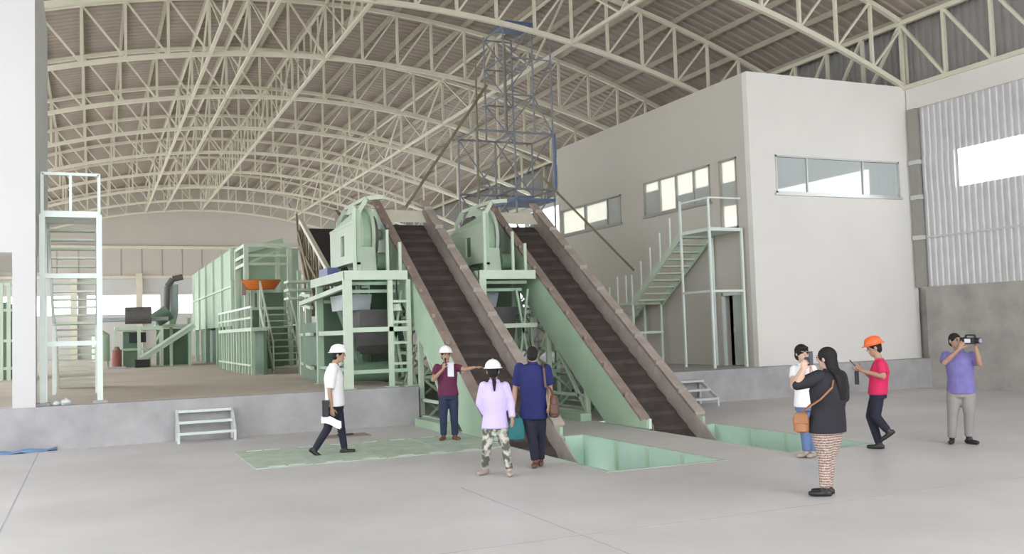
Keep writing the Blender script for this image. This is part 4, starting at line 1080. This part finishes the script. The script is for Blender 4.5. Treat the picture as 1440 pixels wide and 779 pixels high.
P['woman']=dict(loc=(7.44,8.37,0),n=(0.664,0.747),J={"top":(0.108,-0.096,1.634),"chin":(0.043,-0.038,1.389),"neck":(0.094,-0.083,1.396),"sl":(-0.068,-0.1,1.317),"sr":(0.229,-0.097,1.303),"el":(-0.299,-0.002,1.231),"wl":(-0.249,-0.073,1.411),"er":(0.343,-0.037,1.063),"wr":(0.292,0.035,0.861),"hl":(-0.03,-0.067,0.795),"hr":(0.141,-0.045,0.781),"kl":(-0.008,-0.06,0.416),"al":(-0.026,-0.057,0.081),"tl":(-0.137,0.015,0.011),"kr":(0.113,0.007,0.399),"ar":(0.09,0.027,0.074),"tr":(-0.003,0.11,0.008)})
P['orange']=dict(loc=(10.71,10.85,0),n=(0.703,0.711),J={"top":(0.05,-0.05,1.653),"chin":(-0.002,0.002,1.367),"neck":(0.054,-0.054,1.366),"sl":(0.171,0.056,1.241),"sr":(-0.028,-0.198,1.255),"el":(0.134,0.148,1.036),"wl":(-0.067,0.178,1.195),"er":(-0.07,-0.269,1.081),"wr":(-0.193,0.05,1.172),"hl":(0.086,0.014,0.841),"hr":(-0.013,-0.086,0.851),"kl":(-0.006,0.09,0.459),"al":(0.059,0.012,0.058),"tl":(-0.057,0.113,-0.007),"kr":(-0.054,-0.059,0.472),"ar":(0.043,-0.183,0.266),"tr":(-0.016,-0.125,0.16)})
P['purple']=dict(loc=(12.15,10.59,0),n=(0.754,0.657),J={"top":(-0.014,0.017,1.686),"chin":(0.01,-0.012,1.444),"neck":(0.003,-0.004,1.434),"sr":(-0.106,0.092,1.349),"sl":(0.149,-0.171,1.343),"er":(-0.242,0.019,1.236),"wr":(-0.16,-0.212,1.462),"el":(0.093,-0.336,1.218),"wl":(-0.004,-0.361,1.49),"hr":(-0.031,0.035,0.813),"hl":(0.086,-0.098,0.813),"kr":(-0.085,0.052,0.445),"ar":(-0.082,0.094,0.084),"tr":(-0.247,-0.021,0.032),"kl":(0.064,-0.119,0.458),"al":(0.075,-0.086,0.11),"tl":(0.064,-0.256,0.052)})
T_white = pmat('white_shirt_cloth', (.80, .79, .80), var=.04)
T_maroon = pmat('maroon_cloth', (.13, .022, .065), var=.15)
T_lilac = pmat('lilac_cloth', (.60, .50, .80), var=.06)
T_navy = pmat('navy_cloth', (.018, .022, .12), var=.2)
T_black = pmat('black_cloth', (.022, .021, .028), var=.2)
T_pink = pmat('crimson_polo_cloth', (.62, .022, .10), var=.1)
T_purple = pmat('violet_shirt_cloth', (.19, .165, .40), var=.15, scale=12)
T_dk = pmat('dark_navy_trousers', (.018, .018, .035), var=.2)
T_jean = pmat('dark_blue_jeans', (.025, .035, .075), var=.25, scale=8)
T_jeanl = pmat('blue_jeans', (.12, .18, .34), var=.2, scale=8)
T_grey = pmat('grey_trousers', (.30, .275, .26), var=.12)
LEATH = pmat('brown_leather', (.13, .065, .045), rough=.5, var=.2)
TANL = pmat('tan_leather', (.36, .16, .07), rough=.5, var=.15)
TEAL = pmat('teal_cloth', (.03, .16, .17), var=.2)
BLK = pmat('black_plastic', (.02, .02, .024), rough=.35, var=.1)
SHOE = pmat('black_shoe_leather', (.02, .018, .02), rough=.4, var=.1)
SHOEB = pmat('brown_shoe_leather', (.14, .06, .045), rough=.5, var=.1)
SHOES = pmat('beige_shoe', (.38, .32, .28), rough=.6, var=.1)
PAPER = pmat('white_paper_sheet', (.80, .81, .86), var=.04)

def blotch(name, c1, c2, c3, scale):
    m = bpy.data.materials.new(name); m.use_nodes = True; nt = m.node_tree; N = nt.nodes; L = nt.links
    b = N['Principled BSDF']; b.inputs['Roughness'].default_value = .85
    tc = N.new('ShaderNodeTexCoord'); v = N.new('ShaderNodeTexNoise'); v.inputs['Scale'].default_value = scale; v.inputs['Detail'].default_value = 1.5
    L.new(tc.outputs['Object'], v.inputs['Vector'])
    r = N.new('ShaderNodeValToRGB'); r.color_ramp.interpolation = 'CONSTANT'
    e = r.color_ramp.elements; e[0].color = (*c1, 1); e[1].position = .47; e[1].color = (*c2, 1)
    q = e.new(.56); q.color = (*c3, 1)
    L.new(v.outputs['Fac'], r.inputs['Fac']); L.new(r.outputs['Color'], b.inputs['Base Color']); return m
T_camo = blotch('camouflage_cloth', (.10, .10, .085), (.30, .30, .25), (.50, .49, .43), 13)
def zigzag(name, c1, c2):
    m = bpy.data.materials.new(name); m.use_nodes = True; nt = m.node_tree; N = nt.nodes; L = nt.links
    b = N['Principled BSDF']; b.inputs['Roughness'].default_value = .85
    tc = N.new('ShaderNodeTexCoord'); wv = N.new('ShaderNodeTexWave'); wv.wave_type = 'BANDS'; wv.bands_direction = 'Z'
    wv.inputs['Scale'].default_value = 11; wv.inputs['Distortion'].default_value = 4.0; wv.inputs['Detail'].default_value = 2; wv.inputs['Detail Scale'].default_value = 7
    L.new(tc.outputs['Object'], wv.inputs['Vector'])
    r = N.new('ShaderNodeValToRGB'); r.color_ramp.elements[0].position = .35; r.color_ramp.elements[1].position = .55
    r.color_ramp.elements[0].color = (*c1, 1); r.color_ramp.elements[1].color = (*c2, 1)
    L.new(wv.outputs['Fac'], r.inputs['Fac']); L.new(r.outputs['Color'], b.inputs['Base Color']); return m
T_zig = zigzag('patterned_trouser_cloth', (.20, .11, .095), (.52, .43, .36))

def wbuild(mb, name, m, parent=None, root=None, **k):
    """mesh in a person's coordinates -> world, as a thing part"""
    mb.v = [v + root.location for v in mb.v]
    return mb.build(name, m, parent, **k)
def obox(mb, c, ax, ay, az):
    vs = [V(c) + V(ax) * i + V(ay) * j + V(az) * q for q in (-1, 1) for j in (-1, 1) for i in (-1, 1)]
    return mb.add(vs, [(0, 2, 3, 1), (4, 5, 7, 6), (0, 1, 5, 4), (2, 6, 7, 3), (0, 4, 6, 2), (1, 3, 7, 5)])

# 1 walking man in white
r, J, q = person('white', 'person in a white shirt and white hard hat striding along the platform front', SKIN[1], (1, .12), hat=WHITEH, shirt=T_white, sleeve=.9, hem=-.06, trousers=(T_dk, .95), shoe=SHOE, girth=1.15)
n, R = q['n'], q['R']
t = thing('black_pouch', 'black pouch held at the hip by the walking man in white', 'pouch', r.location + J['wr'] + V((0, 0, -.02)))
m = MB(); obox(m, J['wr'] - R * .095 - n * .03 - UP * .01, R * .055, n * .035, UP * .115); wbuild(m, 'body', BLK, t, r, bevel=.015)
m = MB(); obox(m, J['wr'] - R * .095 - n * .03 + UP * .11, R * .057, n * .037, UP * .03); wbuild(m, 'flap', BLK, t, r, bevel=.01)
t = thing('folded_papers', 'folded white papers hanging from the hand of the walking man', 'papers', r.location + J['wr'] - UP * .18)
m = MB(); nn = 8
for (dx, dz, th) in ((-.02, -.215, .02), (.0, -.20, .012)):
    vs = []
    for i in range(nn + 1):
        u = i / nn; c = J['wr'] - R * (.15 - .30 * u - dx) + UP * (dz + .05 - .09 * u + .02 * math.sin(u * 5)) - n * .02
        vs += [c + UP * .05 - n * th, c - UP * .06 - n * th, c - UP * .06 + n * th, c + UP * .05 + n * th]
    m.add(vs, [(0, 1, 2, 3), tuple(4 * nn + k for k in (3, 2, 1, 0))] + [(4 * i + a, 4 * i + 4 + a, 4 * i + 4 + (a + 1) % 4, 4 * i + (a + 1) % 4) for i in range(nn) for a in range(4)])
wbuild(m, 'sheets', PAPER, t, r)

# 2 man in maroon
r, J, q = person('maroon', 'person in a maroon polo and white hard hat pointing at the conveyor', SKIN[1], (.25, 1), hat=WHITEH, shirt=T_maroon, sleeve=.62, hem=-.04, trousers=(T_jean, 1.0), shoe=SHOEB,
  hd=dict(l=(V((.7, -.3, .1)), V((0, 0, -1)), V((0, -1, .3)), .35), r=(V((0.15, -.1, 1)), V((.9, .3, 0)), V((-.2, -1, .1)), 1.1)))
n, R = q['n'], q['R']
t = thing('microphone', 'small dark recorder held to the mouth of the maroon shirted man', 'recorder', r.location + J['wr'])
m = MB(); m.tube(J['wr'] + UP * .03 + R * .035 - n * .01, J['wr'] + UP * .16 + R * .035, .014, seg=10); wbuild(m, 'handle', BLK, t, r, smooth=True)
m = MB(); ell(m, J['wr'] + UP * .17 + R * .035, R * .02, n * .02, UP * .024, 8, 12); wbuild(m, 'head', BLK, t, r, smooth=True)
tw = thing('white_towel', 'white towel over the shoulder of the maroon shirted man', 'towel', r.location + J['sl'])
m = MB(); nn = 10; vs = []
for i in range(nn + 1):
    u = i / nn; a = -.7 + 2.6 * u
    cpos = q['sm'] + R * .075 + (-n) * (.125 * math.sin(a) if u < .6 else .135) + UP * ((.095 * math.cos(a) - .01) if u < .6 else (-.0 - .42 * (u - .6)))
    for s in (-1, 1): vs += [cpos + R * .055 * s, cpos + R * .055 * s - n * .014 + UP * .01]
m.add(vs, [(4 * i + a, 4 * i + 4 + a, 4 * i + 4 + b, 4 * i + b) for i in range(nn) for a, b in ((0, 2), (2, 3), (3, 1), (1, 0))] + [(0, 1, 3, 2), (4 * nn, 4 * nn + 2, 4 * nn + 3, 4 * nn + 1)])
wbuild(m, 'cloth', PAPER, tw, r, smooth=True)

# 3 lilac
r, J, q = person('lilac', 'person in a lilac blouse, white hard hat and camouflage leggings seen from behind', SKIN[1], (.05, -1), hat=WHITEH, shirt=T_lilac, sleeve=1.95, hem=.0, trousers=(T_camo, .86), shoe=SHOES, female=True, girth=1.0)
m = MB(); limb(m, [q['hc'] - UP * .04 + q['n'] * .0 - q['n'] * .085, q['sm'] + UP * .06 - q['n'] * .135, q['sm'] - UP * .05 - q['n'] * .155], [.03, .028, .012], 10); local(m, 'ponytail', HAIR, r)

# 4 navy
r, J, q = person('navy', 'person with black hair in a dark blue shirt seen from behind at the conveyor foot', SKIN[1], (.15, -1), shirt=T_navy, sleeve=.85, hem=-.09, trousers=(T_dk, 1.0), shoe=SHOEB, girth=1.08)
n, R = q['n'], q['R']
t = thing('shoulder_bag', 'brown leather shoulder bag on the right hip of the dark blue shirted person', 'bag', r.location + J['wr'])
c = J['hr'] + R * .22 + UP * .10 - n * .03
m = MB(); loft(m, [(c - UP * .17, R * .055, n * .11), (c - UP * .15, R * .075, n * .14), (c + UP * .08, R * .07, n * .13), (c + UP * .14, R * .04, n * .10)], 18); wbuild(m, 'body', LEATH, t, r, smooth=True)
m = MB(); obox(m, c - n * .135 - UP * .05, R * .055, n * .02, UP * .07); wbuild(m, 'front_pocket', LEATH, t, r, bevel=.012)
m = MB(); sh = q['nb'] + R * .11
m.path([c + UP * .12 - n * .04, c + UP * .25 - n * .10 - R * .05, J['hr'].lerp(J['sr'], .6) - n * .165 + R * .03, J['sr'] - n * .125 - R * .04 + UP * .02, J['sr'] + UP * .088 - R * .055, J['sr'] + n * .13 - R * .04 + UP * .0, c + UP * .12 + n * .06], .03, .008, up=tuple(n)); wbuild(m, 'strap', LEATH, t, r)
t = thing('teal_tote', 'teal cloth bag carried low between the lilac and dark blue visitors', 'bag', r.location + J['wl'] - UP * .3)
c = J['wl'] - UP * .30 - n * .03 + R * .03
m = MB(); loft(m, [(c - UP * .17, R * .07, n * .05), (c - UP * .15, R * .12, n * .065), (c - UP * .0, R * .115, n * .06), (c + UP * .12, R * .09, n * .04), (c + UP * .14, R * .075, n * .03)], 18); wbuild(m, 'body', TEAL, t, r, smooth=True)
m = MB(); w0 = J['wl'] - UP * .07
m.path([c + UP * .12 - R * .07, w0 - R * .015, w0 + R * .015, c + UP * .12 + R * .07], .016, .012); wbuild(m, 'handles', TEAL, t, r)

# 5 girl
r, J, q = person('girl', 'person with short black hair, white top and blue jeans standing behind the long haired woman', SKIN[2], (.45, .9), hair='bob', shirt=T_white, sleeve=.5, hem=-.05, trousers=(T_jeanl, .95), shoe=SHOES, female=True,
  hd=dict(l=(V((.3, -.1, 1)), V((.6, .4, 0)), V((-.1, -.6, .4)), .9), r=(V((-.2, -.1, 1)), V((-.6, .2, 0)), V((0, -.6, .4)), .9)))
t = thing('camera_phone', 'small dark phone held up before the face of the short haired person', 'phone', r.location + J['wr'])
c = (J['wl'] + J['wr']) / 2 + UP * .10 + q['ff'] * .02
m = MB(); obox(m, c, q['lat'] * .035, q['ff'] * .006, UP * .065); wbuild(m, 'case', BLK, t, r, bevel=.005)

# 6 woman
r, J, q = person('woman', 'person with long black hair, black top and patterned trousers holding a phone up', SKIN[2], (-.9, -.42), hair='long', shirt=T_black, sleeve=1.12, hem=-.09, trousers=(T_zig, .98), shoe=SHOE, female=True, girth=1.3,
  hd=dict(l=(V((.15, -.05, 1)), V((.4, .5, 0)), V((.4, -.5, .2)), .9)))
n, R = q['n'], q['R']
t = thing('smartphone', 'black phone held upright in the raised hand of the long haired woman', 'phone', r.location + J['wl'])
m = MB(); obox(m, J['wl'] + UP * .12 + R * .075 + n * .02, (R * .5 + n * .8).normalized() * .036, (R * .8 - n * .5).normalized() * .006, UP * .075); wbuild(m, 'case', BLK, t, r, bevel=.005)
m = MB(); obox(m, J['wl'] + UP * .12 + R * .075 + n * .02 + (R * .8 - n * .5).normalized() * .0065, (R * .5 + n * .8).normalized() * .032, (R * .8 - n * .5).normalized() * .001, UP * .066); wbuild(m, 'screen', mat('phone_glass', (.10, .11, .13), .1), t, r)
t = thing('tan_handbag', 'small tan shoulder bag at the hip of the woman in patterned trousers', 'bag', r.location + J['hl'])
c = J['hl'] - R * .22 + UP * .03 - n * .05
m = MB(); loft(m, [(c - UP * .12, R * .05, n * .05), (c - UP * .10, R * .085, n * .075), (c + UP * .03, R * .09, n * .07), (c + UP * .10, R * .06, n * .045)], 18); wbuild(m, 'body', TANL, t, r, smooth=True)
m = MB(); obox(m, c + UP * .035 - n * .055, R * .075, n * .018, UP * .055); wbuild(m, 'flap', TANL, t, r, bevel=.012)
m = MB(); m.path([c + UP * .09, J['hl'].lerp(J['sl'], .38) - R * .13 - n * .12, J['hl'].lerp(J['sl'], .55) - n * .175 + R * .0, J['hl'].lerp(J['sl'], .8) - n * .165 + R * .13, J['sr'] - n * .06 + UP * .078 - R * .05, J['sr'] + n * .15 - UP * .03 - R * .1, J['hl'].lerp(J['sl'], .4) + n * .20 - R * .1, c + UP * .09 + n * .03], .018, .008, up=tuple(n)); wbuild(m, 'strap', TANL, t, r)

# 7 crimson polo
r, J, q = person('orange', 'person in a crimson polo and orange hard hat walking while looking at a tablet', SKIN[1], (-1, .15), lean=-.25, hat=ORANGEH, shirt=T_pink, sleeve=.75, hem=-.04, trousers=(T_dk, 1.0), shoe=SHOE,
  hd=dict(r=(V((-.7, .6, .1)), V((.2, .2, 1)), V((0, -.3, 1)), .7), l=(V((-.75, .1, .25)), V((0, -1, 0)), V((0, .2, 1)), 1.0)))
n, R = q['n'], q['R']
t = thing('dark_tablet', 'slim dark tablet held out in front of the crimson polo', 'tablet', r.location + J['wl'])
c = J['wl'] - R * .09 + UP * .05
m = MB(); obox(m, c, nrm(R * .45 - UP * -.0 + n * .0 - UP * .55) * .10, n * .07, nrm(R * .55 + UP * .45) * .007); wbuild(m, 'case', BLK, t, r, bevel=.004)
t = thing('hanging_wallet', 'dark narrow wallet hanging from the hand below the tablet', 'wallet', r.location + J['wr'] - UP * .1)
m = MB(); obox(m, J['wr'] - UP * .11 - R * .06, R * .032, n * .012, UP * .10); wbuild(m, 'case', BLK, t, r, bevel=.006)
m = MB(); m.path([J['wr'] - UP * .01 - R * .06, J['wr'] + UP * .025 - R * .07], .012); wbuild(m, 'loop', BLK, t, r)

# 8 cameraman
r, J, q = person('purple', 'person in a violet shirt and grey trousers filming with a raised video camera', SKIN[1], (.55, .8), shirt=T_purple, sleeve=.8, hem=-.05, trousers=(T_grey, 1.08), shoe=SHOE, girth=1.1,
  hd=dict(r=(V((.35, -.2, .8)), V((.8, .2, 0)), V((0, -.8, .3)), .8), l=(V((-.1, -.1, 1)), V((-.7, .3, .2)), V((0, -.8, .3)), 1.0)))
n, R = q['n'], q['R']
t = thing('video_camera', 'black handheld video camera raised to the face of the man in violet', 'camera', r.location + q['hc'])
f = nrm(R * .75 - n * .65); s_ = nrm(f.cross(UP)); c = J['wl'] + UP * .085 - R * .075 + n * .0
m = MB(); obox(m, c, f * .11, s_ * .042, UP * .05); wbuild(m, 'body', BLK, t, r, bevel=.012)
m = MB(); m.tube(c + f * .11, c + f * .19, .042, .046, 18); wbuild(m, 'lens', BLK, t, r, smooth=True)
m = MB(); m.tube(c + f * .19, c + f * .193, .036, .036, 18); wbuild(m, 'lens_glass', mat('lens_glass', (.3, .33, .38), .05), t, r, smooth=True)
m = MB(); m.tube(c - f * .16 + UP * .03, c - f * .09 + UP * .03, .022, .026, 12); wbuild(m, 'eyepiece', BLK, t, r, smooth=True)
m = MB(); m.path([c - f * .07 + UP * .05, c - f * .06 + UP * .085, c + f * .09 + UP * .085, c + f * .10 + UP * .05], .022); wbuild(m, 'top_handle', BLK, t, r)
m = MB(); obox(m, c + s_ * .048, f * .05, s_ * .006, UP * .03); wbuild(m, 'side_screen', PAPER, t, r, bevel=.003)
